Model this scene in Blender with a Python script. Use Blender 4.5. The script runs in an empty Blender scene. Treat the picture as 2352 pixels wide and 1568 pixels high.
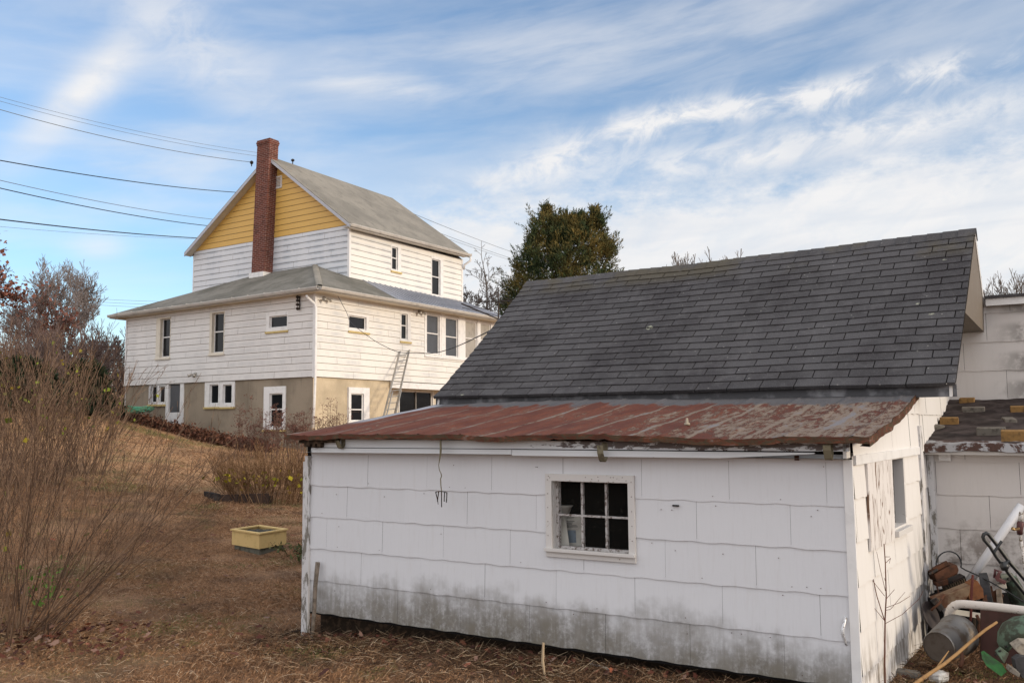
import bpy, math, random
import numpy as np
from mathutils import Vector, Matrix, noise as mn
sc = bpy.context.scene
R = math.radians
# ------------------------------------------------------------------ camera
FPX, CX, CY = 2020.0, 1176.0, 784.0          # photograph measured on a 2352 x 1568 grid
PITCH = math.atan(187.0/FPX); ROLL = 0.0085
CAM = Vector((0, 0, 1.7))
fw = Vector((0, math.cos(PITCH), math.sin(PITCH)))
r0 = Vector((1, 0, 0)); u0 = Vector((0, -math.sin(PITCH), math.cos(PITCH)))
rt = r0*math.cos(ROLL) - u0*math.sin(ROLL); up = u0*math.cos(ROLL) + r0*math.sin(ROLL)
cd = bpy.data.cameras.new('camera'); cam = bpy.data.objects.new('camera', cd)
sc.collection.objects.link(cam); sc.camera = cam
cam.matrix_world = Matrix(((rt.x, up.x, -fw.x, CAM.x), (rt.y, up.y, -fw.y, CAM.y), (rt.z, up.z, -fw.z, CAM.z), (0, 0, 0, 1)))
cd.sensor_width = 36; cd.lens = 36*FPX/2352; cd.clip_end = 2000; cd.clip_start = .05
cd.dof.use_dof = False
# ------------------------------------------------------------------ light
sc.view_settings.view_transform = 'Standard'; sc.view_settings.look = 'None'
sc.view_settings.exposure = 0.5; sc.view_settings.gamma = 1.0
SUN_AZ, SUN_EL = R(120.5), R(13)             # azimuth clockwise from +Y
sd = bpy.data.lights.new('sun', 'SUN'); so = bpy.data.objects.new('sun', sd); sc.collection.objects.link(so)
sdir = Vector((math.sin(SUN_AZ)*math.cos(SUN_EL), math.cos(SUN_AZ)*math.cos(SUN_EL), math.sin(SUN_EL)))
so.rotation_euler = sdir.to_track_quat('Z', 'Y').to_euler()
sd.energy = 1.65; sd.angle = R(10); sd.color = (1.0, .84, .64)
# ------------------------------------------------------------------ node helper
class NT:
    def __init__(s, tree): s.t = tree; s.n = tree.nodes; s.l = tree.links
    def new(s, ty, **kw):
        n = s.n.new(ty)
        for k, v in kw.items(): setattr(n, k, v)
        return n
    def put(s, sock, v):
        if isinstance(v, bpy.types.NodeSocket): s.l.new(v, sock)
        elif v is not None:
            if isinstance(v, (tuple, list)) and len(v) == 3 and sock.type == 'RGBA': v = (*v, 1)
            sock.default_value = v
    def m(s, op, a, b=None, c=None, clamp=False):
        n = s.new('ShaderNodeMath', operation=op); n.use_clamp = clamp
        s.put(n.inputs[0], a); s.put(n.inputs[1], b)
        if c is not None: s.put(n.inputs[2], c)
        return n.outputs[0]
    def vm(s, op, a, b=None):
        n = s.new('ShaderNodeVectorMath', operation=op); s.put(n.inputs[0], a); s.put(n.inputs[1], b)
        return n.outputs['Value'] if op in ('DOT_PRODUCT', 'LENGTH') else n.outputs[0]
    def sep(s, v): n = s.new('ShaderNodeSeparateXYZ'); s.put(n.inputs[0], v); return n.outputs
    def comb(s, x, y, z):
        n = s.new('ShaderNodeCombineXYZ'); s.put(n.inputs[0], x); s.put(n.inputs[1], y); s.put(n.inputs[2], z); return n.outputs[0]
    def pos(s): return s.new('ShaderNodeNewGeometry').outputs['Position']
    def rnd(s): return s.new('ShaderNodeNewGeometry').outputs['Random Per Island']
    def noise(s, v, sc_=5, det=4, rough=.55, dist=0, out=0):
        n = s.new('ShaderNodeTexNoise'); s.put(n.inputs['Vector'], v); n.inputs['Scale'].default_value = sc_
        n.inputs['Detail'].default_value = det; n.inputs['Roughness'].default_value = rough; n.inputs['Distortion'].default_value = dist
        return n.outputs[out]
    def ramp(s, f, pts, interp='LINEAR'):
        n = s.new('ShaderNodeValToRGB'); cr = n.color_ramp; cr.interpolation = interp
        while len(cr.elements) > 1: cr.elements.remove(cr.elements[-1])
        for i, (p, c) in enumerate(pts):
            e = cr.elements[0] if i == 0 else cr.elements.new(p)
            e.position = p
            if not isinstance(c, (tuple, list)): c = (c, c, c)
            e.color = (*c, 1) if len(c) == 3 else c
        s.put(n.inputs[0], f); return n.outputs[0]
    def mix(s, f, a, b, mode='MIX'):
        n = s.new('ShaderNodeMix', data_type='RGBA', blend_type=mode); n.clamp_factor = True
        s.put(n.inputs[0], f); s.put(n.inputs[6], a); s.put(n.inputs[7], b); return n.outputs[2]
    def sm(s, v, a, b):
        n = s.new('ShaderNodeMapRange', interpolation_type='SMOOTHSTEP'); s.put(n.inputs[0], v)
        s.put(n.inputs[1], a); s.put(n.inputs[2], b); return n.outputs[0]
    def bump(s, h, st=.3, dist=.01):
        n = s.new('ShaderNodeBump'); n.inputs['Strength'].default_value = st; n.inputs['Distance'].default_value = dist
        s.put(n.inputs['Height'], h); return n.outputs[0]
MATS = {}
def mat(name, fn, rough=.8, spec=.3, metal=0.0):
    m = bpy.data.materials.new(name); m.use_nodes = True; t = NT(m.node_tree); t.n.clear()
    o = t.new('ShaderNodeOutputMaterial'); b = t.new('ShaderNodeBsdfPrincipled'); t.l.new(b.outputs[0], o.inputs[0])
    b.inputs['Roughness'].default_value = rough; b.inputs['Specular IOR Level'].default_value = spec; b.inputs['Metallic'].default_value = metal
    r = fn(t)
    if not isinstance(r, dict): r = {'c': r}
    t.put(b.inputs['Base Color'], r['c'])
    if 'n' in r: t.put(b.inputs['Normal'], r['n'])
    if 'r' in r: t.put(b.inputs['Roughness'], r['r'])
    if 'a' in r: t.put(b.inputs['Alpha'], r['a'])
    if r.get('tr'):
        b.inputs['Transmission Weight'].default_value = r['tr']
    MATS[name] = m; return m
def lin(r, g, b):
    f = lambda c: (c/255/12.92) if c/255 <= .04045 else ((c/255+.055)/1.055)**2.4
    return (f(r), f(g), f(b))
# ------------------------------------------------------------------ world: sky and clouds
w = bpy.data.worlds.new('World'); sc.world = w; w.use_nodes = True
T = NT(w.node_tree); T.n.clear()
out = T.new('ShaderNodeOutputWorld'); bg = T.new('ShaderNodeBackground'); T.l.new(bg.outputs[0], out.inputs[0])
sky = T.new('ShaderNodeTexSky'); sky.sky_type = 'NISHITA'; sky.sun_disc = False
sky.sun_elevation = SUN_EL; sky.sun_rotation = SUN_AZ; sky.air_density = 1.0; sky.dust_density = .6; sky.ozone_density = 1.6; sky.altitude = 200
dv = T.vm('NORMALIZE', T.new('ShaderNodeTexCoord').outputs['Generated'])
x, y, z = T.sep(dv)
az = T.m('MULTIPLY', T.m('ARCTAN2', x, y), 180/math.pi)          # degrees
el = T.m('MULTIPLY', T.m('ARCSINE', z), 180/math.pi)
def wisps(rot, sx, sy, scl, det, rough, lo, hi, seed, dist=.6):
    c, s_ = math.cos(R(rot)), math.sin(R(rot))
    uu = T.m('ADD', T.m('MULTIPLY', az, c), T.m('MULTIPLY', el, s_))
    vv = T.m('SUBTRACT', T.m('MULTIPLY', el, c), T.m('MULTIPLY', az, s_))
    n = T.noise(T.comb(T.m('MULTIPLY', uu, sx), T.m('MULTIPLY', vv, sy), seed), scl, det, rough, dist)
    return T.sm(n, lo, hi)
def gauss(a0, e0, rot, ra, re):
    c, s_ = math.cos(R(rot)), math.sin(R(rot))
    da = T.m('SUBTRACT', az, a0); de = T.m('SUBTRACT', el, e0)
    uu = T.m('DIVIDE', T.m('ADD', T.m('MULTIPLY', da, c), T.m('MULTIPLY', de, s_)), ra)
    vv = T.m('DIVIDE', T.m('SUBTRACT', T.m('MULTIPLY', de, c), T.m('MULTIPLY', da, s_)), re)
    q = T.m('ADD', T.m('MULTIPLY', uu, uu), T.m('MULTIPLY', vv, vv))
    return T.m('POWER', 2.718, T.m('MULTIPLY', q, -1))
streak = wisps(6, .045, .2, 1.4, 6, .52, .38, .72, 3.1, .2)
fine = wisps(9, .07, .42, 1.5, 8, .6, .32, .72, 7.7, .35)
puff = wisps(20, .2, .36, 1.5, 9, .62, .34, .64, 1.3, .5)
wob = T.m('MULTIPLY', T.m('SUBTRACT', T.noise(T.comb(T.m('MULTIPLY', az, .12), T.m('MULTIPLY', el, .25), 5.), 1.6, 9, .66), .5), 9.0)
# big bank low on the right, its top rising to the right
edge = T.m('ADD', T.m('MULTIPLY', T.m('SUBTRACT', az, 5), .06), 15.2)
bank = T.sm(T.m('SUBTRACT', T.m('ADD', edge, wob), el), -1.0, 3.0)
bankside = T.sm(T.m('ADD', az, T.m('MULTIPLY', wob, 1.5)), -14, -1)
bank = T.m('MULTIPLY', bank, bankside)
bank = T.m('MULTIPLY', bank, T.m('ADD', T.m('MULTIPLY', puff, .16), T.m('ADD', .84, T.m('MULTIPLY', fine, .08))))
band = T.m('MULTIPLY', T.m('ADD', gauss(21, 19.6, 3, 13, 1.05), gauss(3.5, 16.9, 17, 8.5, 1.15)), T.m('ADD', .25, T.m('MULTIPLY', puff, .95)))
band2 = T.m('MULTIPLY', gauss(20, 16.9, 4, 15, 1.3), T.m('ADD', .45, T.m('MULTIPLY', puff, .8)))
left = T.m('MULTIPLY', gauss(-26.3, 19.6, 50, 5.6, 1.25), T.m('ADD', .72, T.m('MULTIPLY', puff, .28)))
left2 = T.m('MULTIPLY', gauss(-20.5, 23.0, -35, 6.5, 2.4), T.m('ADD', .25, T.m('MULTIPLY', puff, .4)))
mid = T.m('MULTIPLY', gauss(-9, 21.2, -4, 5, .7), T.m('ADD', .1, T.m('MULTIPLY', fine, .6)))
left3 = T.m('MULTIPLY', gauss(-25, 15.5, 10, 10, 2.6), T.m('ADD', .1, T.m('MULTIPLY', streak, .5)))
hi_ = T.m('MULTIPLY', gauss(8, 23.5, 3, 22, 3.4), T.m('MULTIPLY', fine, .42))
small = gauss(-25.4, 10.5, 6, 1.6, .8)
allc = T.m('ADD', .10, T.m('MULTIPLY', streak, .30))
hz = T.m('MULTIPLY', T.sm(el, 11, -1), T.m('ADD', .42, T.m('MULTIPLY', fine, .2)))
cl = allc
for k in (bank, band, band2, left, left2, left3, mid, hi_, T.m('MULTIPLY', small, .55), hz):
    cl = T.m('SUBTRACT', 1.0, T.m('MULTIPLY', T.m('SUBTRACT', 1.0, cl, clamp=True), T.m('SUBTRACT', 1.0, k, clamp=True)))
skyc = sky.outputs[0]
shade = wisps(4, .05, .33, 1.5, 6, .55, .35, .72, 9.4, .5)
ccol = T.mix(shade, (6.6, 6.5, 6.45), (5.6, 5.75, 6.05))
final = T.mix(T.m('MULTIPLY', cl, .96), T.mix(1.0, skyc, (1.04, 1.30, 1.52), 'MULTIPLY'), ccol)
rear_fill = T.sm(y, .6, .05)          # unseen bright cloud added overhead and behind the camera to lift shaded walls
final = T.mix(T.m('MULTIPLY', rear_fill, .93), final, T.mix(streak, (11.0, 10.8, 10.9), (9.2, 9.2, 9.6)))
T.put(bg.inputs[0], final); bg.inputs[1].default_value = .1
# ------------------------------------------------------------------ geometry helpers
def ray(px, py):
    return (rt*((px-CX)/FPX) + up*((CY-py)/FPX) + fw)
def atY(px, py, Y):
    d = ray(px, py); return CAM + d*(Y/d.y)
def hit(px, py, P, N):
    d = ray(px, py); return CAM + d*((P-CAM).dot(N)/d.dot(N))
# terrain -------------------------------------------------------------
CTRL = [(0, 0, 0), (0, 4, -.03), (-3, 4, -.06), (4, 3, 0), (-1.83, 7.77, -.13), (-1.3, 7.4, -.02), (1.0, 5.9, .02), (2.08, 5.3, .0), (3.6, 7.5, 0), (3, 5.5, -.03), (-.2, 6.4, .0),
        (-4, 6, -.12), (-7, 7, 0), (-3.3, 11.5, .06), (-4.6, 17, .28), (-5.0, 22, .6), (-6.3, 28, .85), (-8.5, 29.4, 1.1), (-10.5, 31, 1.32), (-12.6, 32.2, 1.6), (-14.8, 33.6, 2.05),
        (-20, 31, 2.6), (-26, 40, 3.6), (-12, 20, 1.25), (-8, 26, .92), (-10.5, 28.5, 1.22), (-9, 15, .75), (-9.5, 24, 1.2), (-14, 28, 2.1), (5, 28, 1.0), (10, 40, 1.2), (0, 80, 2.5), (-45, 60, 5.2), (60, 60, 1.5), (60, 0, 0),
        (-60, 0, 2), (-60, 120, 5), (60, 120, 2), (0, 120, 3), (0, -60, -1), (-5, 12, .13), (8, 14, .2), (0, 14, .1)]
cp = np.array(CTRL, float)
def _phi(r): return np.where(r > 1e-9, r*r*np.log(r+1e-12), 0.)
_n = len(cp); _A = np.zeros((_n+3, _n+3)); _d = np.hypot(cp[:, None, 0]-cp[None, :, 0], cp[:, None, 1]-cp[None, :, 1])/20
_A[:_n, :_n] = _phi(_d) + np.eye(_n)*.002; _A[:_n, _n] = 1; _A[:_n, _n+1:] = cp[:, :2]/20; _A[_n:, :_n] = _A[:_n, _n:].T
_w = np.linalg.solve(_A, np.concatenate([cp[:, 2], [0, 0, 0]]))
def gzn(X, Y):
    X = np.clip(np.asarray(X, float), -100, 100); Y = np.clip(np.asarray(Y, float), -60, 150)
    r = np.hypot(X[..., None]-cp[:, 0], Y[..., None]-cp[:, 1])/20
    return _phi(r) @ _w[:_n] + _w[_n] + _w[_n+1]*X/20 + _w[_n+2]*Y/20
def gz(x, y): return float(gzn(np.array([x]), np.array([y]))[0])
def ground_at(px, py):
    d = ray(px, py); t = 1.0
    for i in range(4000):
        p = CAM + d*t
        if p.z <= gz(p.x, p.y): return p
        t += .02 if t < 20 else .08
    return p
# tagging --------------------------------------------------------------
def tag(o, label=None, cat=None, group=None, kind=None):
    if label: o['label'] = label
    if cat: o['category'] = cat
    if group: o['group'] = group
    if kind: o['kind'] = kind
    return o
def thing(name, loc, label, cat, group=None):
    o = bpy.data.objects.new(name, None); sc.collection.objects.link(o); o.location = loc; o.empty_display_size = .1
    bpy_root[o.name] = Vector(loc); return tag(o, label, cat, group)
bpy_root = {}
def link_mesh(name, me, mats, parent=None, loc=None):
    org = Vector(loc) if loc is not None else Vector((0, 0, 0))
    if parent is not None: org = bpy_root[parent.name]
    o = bpy.data.objects.new(name, me); sc.collection.objects.link(o)
    for mm in (mats if isinstance(mats, (list, tuple)) else [mats]): me.materials.append(mm)
    if org.length > 0: me.transform(Matrix.Translation(-org))
    if parent is not None: o.parent = parent
    else: o.location = org
    bpy_root[o.name] = org
    return o
class MB:
    def __init__(s): s.v = []; s.f = []; s.mi = []; s.cur = 0
    def quad(s, a, b, c, d): n = len(s.v); s.v += [a, b, c, d]; s.f.append((n, n+1, n+2, n+3)); s.mi.append(s.cur)
    def poly(s, pts): n = len(s.v); s.v += list(pts); s.f.append(tuple(range(n, n+len(pts)))); s.mi.append(s.cur)
    def mesh(s, vs, fs):
        n = len(s.v); s.v += list(vs)
        for f in fs: s.f.append(tuple(n+i for i in f)); s.mi.append(s.cur)
    def hexa(s, P):  # 8 points: bottom 4, top 4 (ccw)
        s.mesh(P, [(3, 2, 1, 0), (4, 5, 6, 7), (0, 1, 5, 4), (1, 2, 6, 5), (2, 3, 7, 6), (3, 0, 4, 7)])
    def box(s, O, u, v, w_, a, b, c):
        # O corner, extents a*u, b*v, c*w
        A, B, C = u*a, v*b, w_*c
        s.hexa([O, O+A, O+A+B, O+B, O+C, O+A+C, O+A+B+C, O+B+C])
    def prism(s, poly, off):
        n = len(poly); P = list(poly)+[p+off for p in poly]
        s.mesh(P, [tuple(range(n-1, -1, -1)), tuple(range(n, 2*n))]+[(i, (i+1) % n, n+(i+1) % n, n+i) for i in range(n)])
    def tube(s, pts, r, sides=8, caps=True, flat=None):
        pts = [Vector(p) for p in pts]; m = len(pts)
        rs = r if isinstance(r, (list, tuple)) else [r]*m
        rings = []; prev = None
        for i, p in enumerate(pts):
            t = (pts[min(i+1, m-1)]-pts[max(i-1, 0)]).normalized()
            if prev is None:
                a = t.cross(Vector((0, 0, 1)))
                if a.length < .1: a = t.cross(Vector((1, 0, 0)))
                a.normalize()
            else:
                a = (prev - t*prev.dot(t)).normalized()
            b = t.cross(a); prev = a
            rings.append([p+(a*math.cos(2*math.pi*k/sides)+b*math.sin(2*math.pi*k/sides)*(flat or 1))*rs[i] for k in range(sides)])
        n = len(s.v); s.v += [q for rg in rings for q in rg]
        for i in range(m-1):
            for k in range(sides):
                s.f.append((n+i*sides+k, n+i*sides+(k+1) % sides, n+(i+1)*sides+(k+1) % sides, n+(i+1)*sides+k)); s.mi.append(s.cur)
        if caps:
            s.f.append(tuple(n+k for k in range(sides-1, -1, -1))); s.mi.append(s.cur)
            s.f.append(tuple(n+(m-1)*sides+k for k in range(sides))); s.mi.append(s.cur)
    def build(s, name, mats, parent=None, loc=None, smooth=False, bevel=0):
        me = bpy.data.meshes.new(name); me.from_pydata([tuple(p) for p in s.v], [], s.f); 
        me.polygons.foreach_set('material_index', s.mi)
        if smooth: me.polygons.foreach_set('use_smooth', [True]*len(s.f))
        me.update()
        o = link_mesh(name, me, mats, parent, loc)
        if bevel:
            b = o.modifiers.new('bevel', 'BEVEL'); b.width = bevel; b.segments = 2; b.limit_method = 'ANGLE'
        return o
def np_mesh(name, V, F, mats, parent=None, loc=None, smooth=False):
    me = bpy.data.meshes.new(name); V = np.asarray(V, np.float32); F = np.asarray(F, np.int32); k = F.shape[1]
    me.vertices.add(len(V)); me.vertices.foreach_set('co', V.ravel()); me.loops.add(F.size); me.loops.foreach_set('vertex_index', F.ravel())
    me.polygons.add(len(F)); me.polygons.foreach_set('loop_start', np.arange(len(F), dtype=np.int32)*k)
    me.polygons.foreach_set('loop_total', np.full(len(F), k, np.int32))
    if smooth: me.polygons.foreach_set('use_smooth', np.ones(len(F), bool))
    me.update(calc_edges=True); return link_mesh(name, me, mats, parent, loc)
def segs_mesh(name, segs, mats, parent=None, loc=None, sides=3):
    A = np.array([[*s[0], *s[1], s[2], s[3]] for s in segs], float); p0, p1, ra, rb = A[:, :3], A[:, 3:6], A[:, 6], A[:, 7]
    t = p1-p0; t /= np.linalg.norm(t, axis=1, keepdims=True)+1e-9
    ref = np.where(np.abs(t[:, 2:3]) > .9, np.array([[1., 0, 0]]), np.array([[0, 0, 1.]]))
    a = np.cross(t, ref); a /= np.linalg.norm(a, axis=1, keepdims=True)+1e-9; b = np.cross(t, a)
    V = []
    for P, r_ in ((p0, ra), (p1, rb)):
        for k in range(sides):
            an = 2*math.pi*k/sides; V.append(P+(a*math.cos(an)+b*math.sin(an))*r_[:, None])
    V = np.stack(V, 1); n = len(A); base = np.arange(n)[:, None]*2*sides
    F = np.concatenate([base+np.array([[k, (k+1) % sides, sides+(k+1) % sides, sides+k]]) for k in range(sides)])
    return np_mesh(name, V.reshape(-1, 3), F, mats, parent, loc, smooth=True)
def leaf_mesh(name, P, size, mats, parent=None, loc=None, rng=None, up_bias=0., tri=False, aspect=.6, axis=None):
    rng = rng or np.random.default_rng(1); P = np.asarray(P, float); n = len(P)
    sz = np.broadcast_to(np.asarray(size, float), (n,))*rng.uniform(.6, 1.3, n)
    a = rng.normal(size=(n, 3)) if axis is None else np.asarray(axis, float)+rng.normal(size=(n, 3))*.35
    a[:, 2] += up_bias; a /= np.linalg.norm(a, axis=1, keepdims=True)
    b = np.cross(a, rng.normal(size=(n, 3))); b /= np.linalg.norm(b, axis=1, keepdims=True)
    A = a*sz[:, None]; B = b*(sz*aspect/2)[:, None]
    if tri:
        V = np.stack([P-B, P+B, P+A], 1); F = np.arange(3*n).reshape(n, 3)
    else:
        V = np.stack([P, P+A*.5-B, P+A, P+A*.45+B], 1); F = np.arange(4*n).reshape(n, 4)
    return np_mesh(name, V.reshape(-1, 3), F, mats, parent, loc)
def copy_tree(o, parent=None):
    c = o.copy(); sc.collection.objects.link(c)
    if parent is not None: c.parent = parent
    for ch in list(o.children): copy_tree(ch, c)
    return c
V3 = Vector; UZ = V3((0, 0, 1))
rnd = random.Random(7)
# ------------------------------------------------------------------ frames
AS = V3((.8545, -.5195, 0)); NS = V3((.5195, .8545, 0))      # shed: along the front (rightwards) and away from the camera
def S(a, n, z): return AS*a + NS*n + UZ*z
def sa(px, py, n):                                            # pixel on the shed plane at depth n -> (a, z)
    p = hit(px, py, NS*n, NS); return p.dot(AS), p.z
D1 = V3((-math.sin(R(57.2)), math.cos(R(57.2)), 0)); D2 = V3((math.sin(R(31.2)), math.cos(R(31.2)), 0))
NL = V3((-D1.y, D1.x, 0)); NL = NL if NL.y < 0 else -NL       # outward normal of the left (shaded) facade
NR = V3((D2.y, -D2.x, 0))                                     # outward normal of the right (sunlit) facade
K = atY(722, 865, 28)
def Hh(t, s, z): return V3((K.x, K.y, 0)) + D1*t + D2*s + UZ*z
# ------------------------------------------------------------------ materials
def stain_mat(name, base, kind):
    """painted cement shingle or metal siding; kind picks the mould and darkening pattern"""
    def f(t):
        P = t.pos(); a = t.vm('DOT_PRODUCT', P, tuple(AS)); n = t.vm('DOT_PRODUCT', P, tuple(NS)); z = t.sep(P)[2]
        st = t.comb(t.m('MULTIPLY', a, 22.), t.m('MULTIPLY', n, 22.), t.m('MULTIPLY', z, 2.2))
        streak = t.noise(st, 1.0, 6, .65); big = t.noise(P, 1.6, 4, .6); sm_ = t.noise(P, 38, 5, .7); md = t.noise(P, 7, 5, .65)
        isl = t.rnd()
        c = t.mix(t.m('MULTIPLY', t.m('SUBTRACT', isl, .5), .22), base, tuple(v*.8 for v in base))
        c = t.mix(t.m('MULTIPLY', t.sm(streak, .52, .8), .22), c, (.42, .38, .34))
        c = t.mix(t.m('MULTIPLY', t.sm(sm_, .72, .8), .35), c, (.3, .22, .16))
        grain = t.noise(t.comb(t.m('MULTIPLY', a, 90.), t.m('MULTIPLY', n, 90.), t.m('MULTIPLY', z, 5.)), 1., 3, .6)
        c = t.mix(t.m('MULTIPLY', t.sm(grain, .5, .8), .1), c, (.35, .34, .34))
        if kind == 'front':
            h = t.m('ADD', z, t.m('MULTIPLY', t.m('SUBTRACT', big, .5), -.85)); h = t.m('ADD', h, t.m('MULTIPLY', t.m('SUBTRACT', md, .5), -.22))
            h = t.m('ADD', h, t.m('MULTIPLY', t.m('SUBTRACT', streak, .5), -.10))
            m1 = t.sm(h, .52, .06)
            pat = t.m('ADD', t.m('MULTIPLY', md, .5), t.m('MULTIPLY', sm_, .6))
            m1 = t.m('MULTIPLY', m1, t.sm(t.m('ADD', pat, t.m('MULTIPLY', streak, .45)), .5, .85))
            c = t.mix(t.m('MULTIPLY', m1, 1.0), c, t.mix(t.sm(md, .45, .6), (.060, .054, .045), (.122, .108, .087)))
            fr = t.m('MULTIPLY', t.sm(h, .50, .12), .6)
            c = t.mix(fr, c, (.20, .183, .155))
            gr = t.m('MULTIPLY', t.sm(z, .16, .06), t.sm(big, .42, .6)); c = t.mix(t.m('MULTIPLY', gr, .3), c, (.12, .115, .06))
        if kind == 'side':
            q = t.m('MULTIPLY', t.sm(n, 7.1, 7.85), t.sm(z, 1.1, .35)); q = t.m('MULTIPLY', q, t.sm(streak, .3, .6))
            c = t.mix(t.m('MULTIPLY', q, .93), c, (.03, .028, .03))  # near-black low down, stronger towards the inner corner, broken by streaks
            q = t.m('MULTIPLY', t.sm(z, .45, .05), t.sm(t.m('ADD', streak, t.m('MULTIPLY', md, .5)), .68, .9)); c = t.mix(t.m('MULTIPLY', q, .8), c, (.16, .12, .08))
        if kind == 'tall':
            cz = t.m('ABSOLUTE', t.m('SUBTRACT', t.m('FRACT', t.m('DIVIDE', t.m('SUBTRACT', z, 1.86), .30)), .42))
            q = t.m('MULTIPLY', t.sm(cz, .45, .2), t.sm(t.m('ADD', md, t.m('MULTIPLY', big, .8)), .82, 1.02)); q = t.m('MULTIPLY', q, t.sm(a, -.55, -.1))
            c = t.mix(t.m('MULTIPLY', q, .7), c, (.12, .11, .10))
        if kind == 'wing':
            q = t.m('MULTIPLY', t.sm(z, 1.0, .55), t.sm(t.m('ADD', md, t.m('MULTIPLY', big, .6)), .78, .98)); c = t.mix(t.m('MULTIPLY', q, .75), c, (.13, .1, .08))
        return {'c': c, 'n': t.bump(t.m('ADD', grain, t.m('MULTIPLY', sm_, .6)), .22, .004)}
    return mat(name, f, .75, .25)
M_front = stain_mat('shingle_front', (.60, .605, .625), 'front')
M_side = stain_mat('shingle_side', (.66, .64, .62), 'side')
M_tall = stain_mat('shingle_tall', (.58, .55, .53), 'tall')
M_wing = stain_mat('shingle_wing', (.56, .53, .51), 'wing')
def siding(name, base, dirt, amt):
    def f(t):
        P = t.pos(); z = t.sep(P)[2]; q = t.comb(t.sep(P)[0], t.sep(P)[1], t.m('MULTIPLY', z, .55))
        b = t.noise(q, 1.1, 4, .6); s_ = t.noise(P, 9, 5, .6)
        k = t.m('FRACT', t.m('DIVIDE', t.m('SUBTRACT', z, K.z), .225))
        lap = t.sm(t.m('ABSOLUTE', t.m('SUBTRACT', k, .45)), .45, .1)
        m1 = t.m('MULTIPLY', t.sm(t.m('ADD', b, t.m('MULTIPLY', s_, .2)), .48, .78), lap)
        c = t.mix(t.m('MULTIPLY', m1, amt), base, dirt)
        c = t.mix(t.m('MULTIPLY', t.sm(s_, .5, .8), .15), c, tuple(v*.7 for v in base))
        return {'c': c, 'n': t.bump(s_, .1, .01)}
    return mat(name, f, .5, .3)
M_sidingL = siding('metal_siding_white', (.64, .62, .60), (.36, .36, .36), .4)
M_sidingU = siding('metal_siding_chalky', (.60, .61, .63), (.34, .38, .43), .7)
M_sidingR = siding('metal_siding_warm', (.70, .68, .64), (.42, .44, .46), .6)
M_yellow = siding('metal_siding_yellow', (.60, .37, .10), (.48, .31, .10), .3)
def simple(name, c, rough=.7, spec=.3, metal=0., var=.2, sc_=12, bumpk=.1, c2=None, th=(.45, .7), det=5):
    def f(t):
        n = t.noise(t.pos(), sc_, det, .6)
        col = t.mix(t.m('MULTIPLY', t.sm(n, th[0], th[1]), 1.0 if c2 else var), c, c2 or tuple(v*.4 for v in c))
        return {'c': col, 'n': t.bump(n, bumpk, .01)}
    return mat(name, f, rough, spec, metal)
M_trim = simple('white_trim_paint', (.70, .69, .68), .5, var=.25, sc_=6)
M_cream = simple('cream_trim_paint', (.62, .57, .48), .6, var=.2, sc_=6)
M_gutter = simple('gutter_metal', (.44, .42, .39), .45, .4, var=.4, sc_=3)
M_ysill = simple('yellow_painted_sill', (.52, .40, .17), .7, var=.3, sc_=8)
def peel(name, paint, wood, sc_=9, lo=.5, hi=.56, dirs=(1, 1, .35)):
    def f(t):
        P = t.vm('MULTIPLY', t.pos(), dirs); n = t.noise(P, sc_, 8, .72, .4); g = t.noise(t.vm('MULTIPLY', t.pos(), (dirs[0]*3, dirs[1]*3, dirs[2]*.6)), sc_*3, 4, .6)
        w_ = t.mix(g, wood, tuple(v*.45 for v in wood)); m_ = t.sm(n, lo, hi)
        return {'c': t.mix(m_, paint, w_), 'n': t.bump(t.m('ADD', t.m('MULTIPLY', m_, -1), t.m('MULTIPLY', g, .3)), .35, .004)}
    return mat(name, f, .8, .2)
M_peelpost = peel('peeling_white_post', (.55, .54, .54), (.25, .23, .2), 16, .5, .58, (1, 1, .3))
M_frame = peel('weathered_window_frame', (.55, .53, .51), (.2, .15, .11), 30, .64, .68, (1, 1, 1))
M_sash = peel('flaking_sash_paint', (.42, .40, .39), (.16, .12, .10), 40, .5, .58, (1, 1, 1))
def fasc(t):
    P = t.pos(); a = t.vm('DOT_PRODUCT', P, tuple(AS)); z = t.sep(P)[2]
    n = t.noise(t.comb(t.m('MULTIPLY', a, 1.0), 0., t.m('MULTIPLY', z, 3.)), 9, 8, .72, .3); g = t.noise(t.comb(t.m('MULTIPLY', a, 3.), 0., t.m('MULTIPLY', z, 30.)), 4, 4, .6)
    bigger = t.m('MULTIPLY', t.sm(a, -3.6, -2.6), t.sm(z, 1.49, 1.535))
    thr = t.m('SUBTRACT', .70, t.m('MULTIPLY', bigger, .27)); m_ = t.sm(t.m('SUBTRACT', n, thr), 0, .03)
    wood = t.mix(g, (.18, .15, .14), (.06, .05, .05))
    return {'c': t.mix(m_, (.60, .62, .64), wood), 'n': t.bump(t.m('ADD', t.m('MULTIPLY', m_, -1), t.m('MULTIPLY', g, .2)), .4, .004)}
M_fascia = mat('flaking_fascia_paint', fasc, .7, .25)
def ply(t):
    P = t.pos(); n = t.vm('DOT_PRODUCT', P, tuple(NS)); z = t.sep(P)[2]
    v = t.comb(t.m('MULTIPLY', n, 8.), 0., t.m('MULTIPLY', z, 1.0)); nn = t.noise(v, 1.0, 2, .5, .8)
    rings = t.m('FRACT', t.m('MULTIPLY', nn, 8.)); brk = t.noise(t.comb(t.m('MULTIPLY', n, 30.), 0., t.m('MULTIPLY', z, 5.)), 1., 4, .6)
    m_ = t.m('MULTIPLY', t.sm(rings, .74, .88), t.sm(brk, .42, .52))
    return {'c': t.mix(m_, (.62, .59, .57), (.15, .09, .06)), 'n': t.bump(t.m('MULTIPLY', m_, -1), .5, .003)}
M_ply = mat('weathered_plywood', ply, .8, .2)
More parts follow.
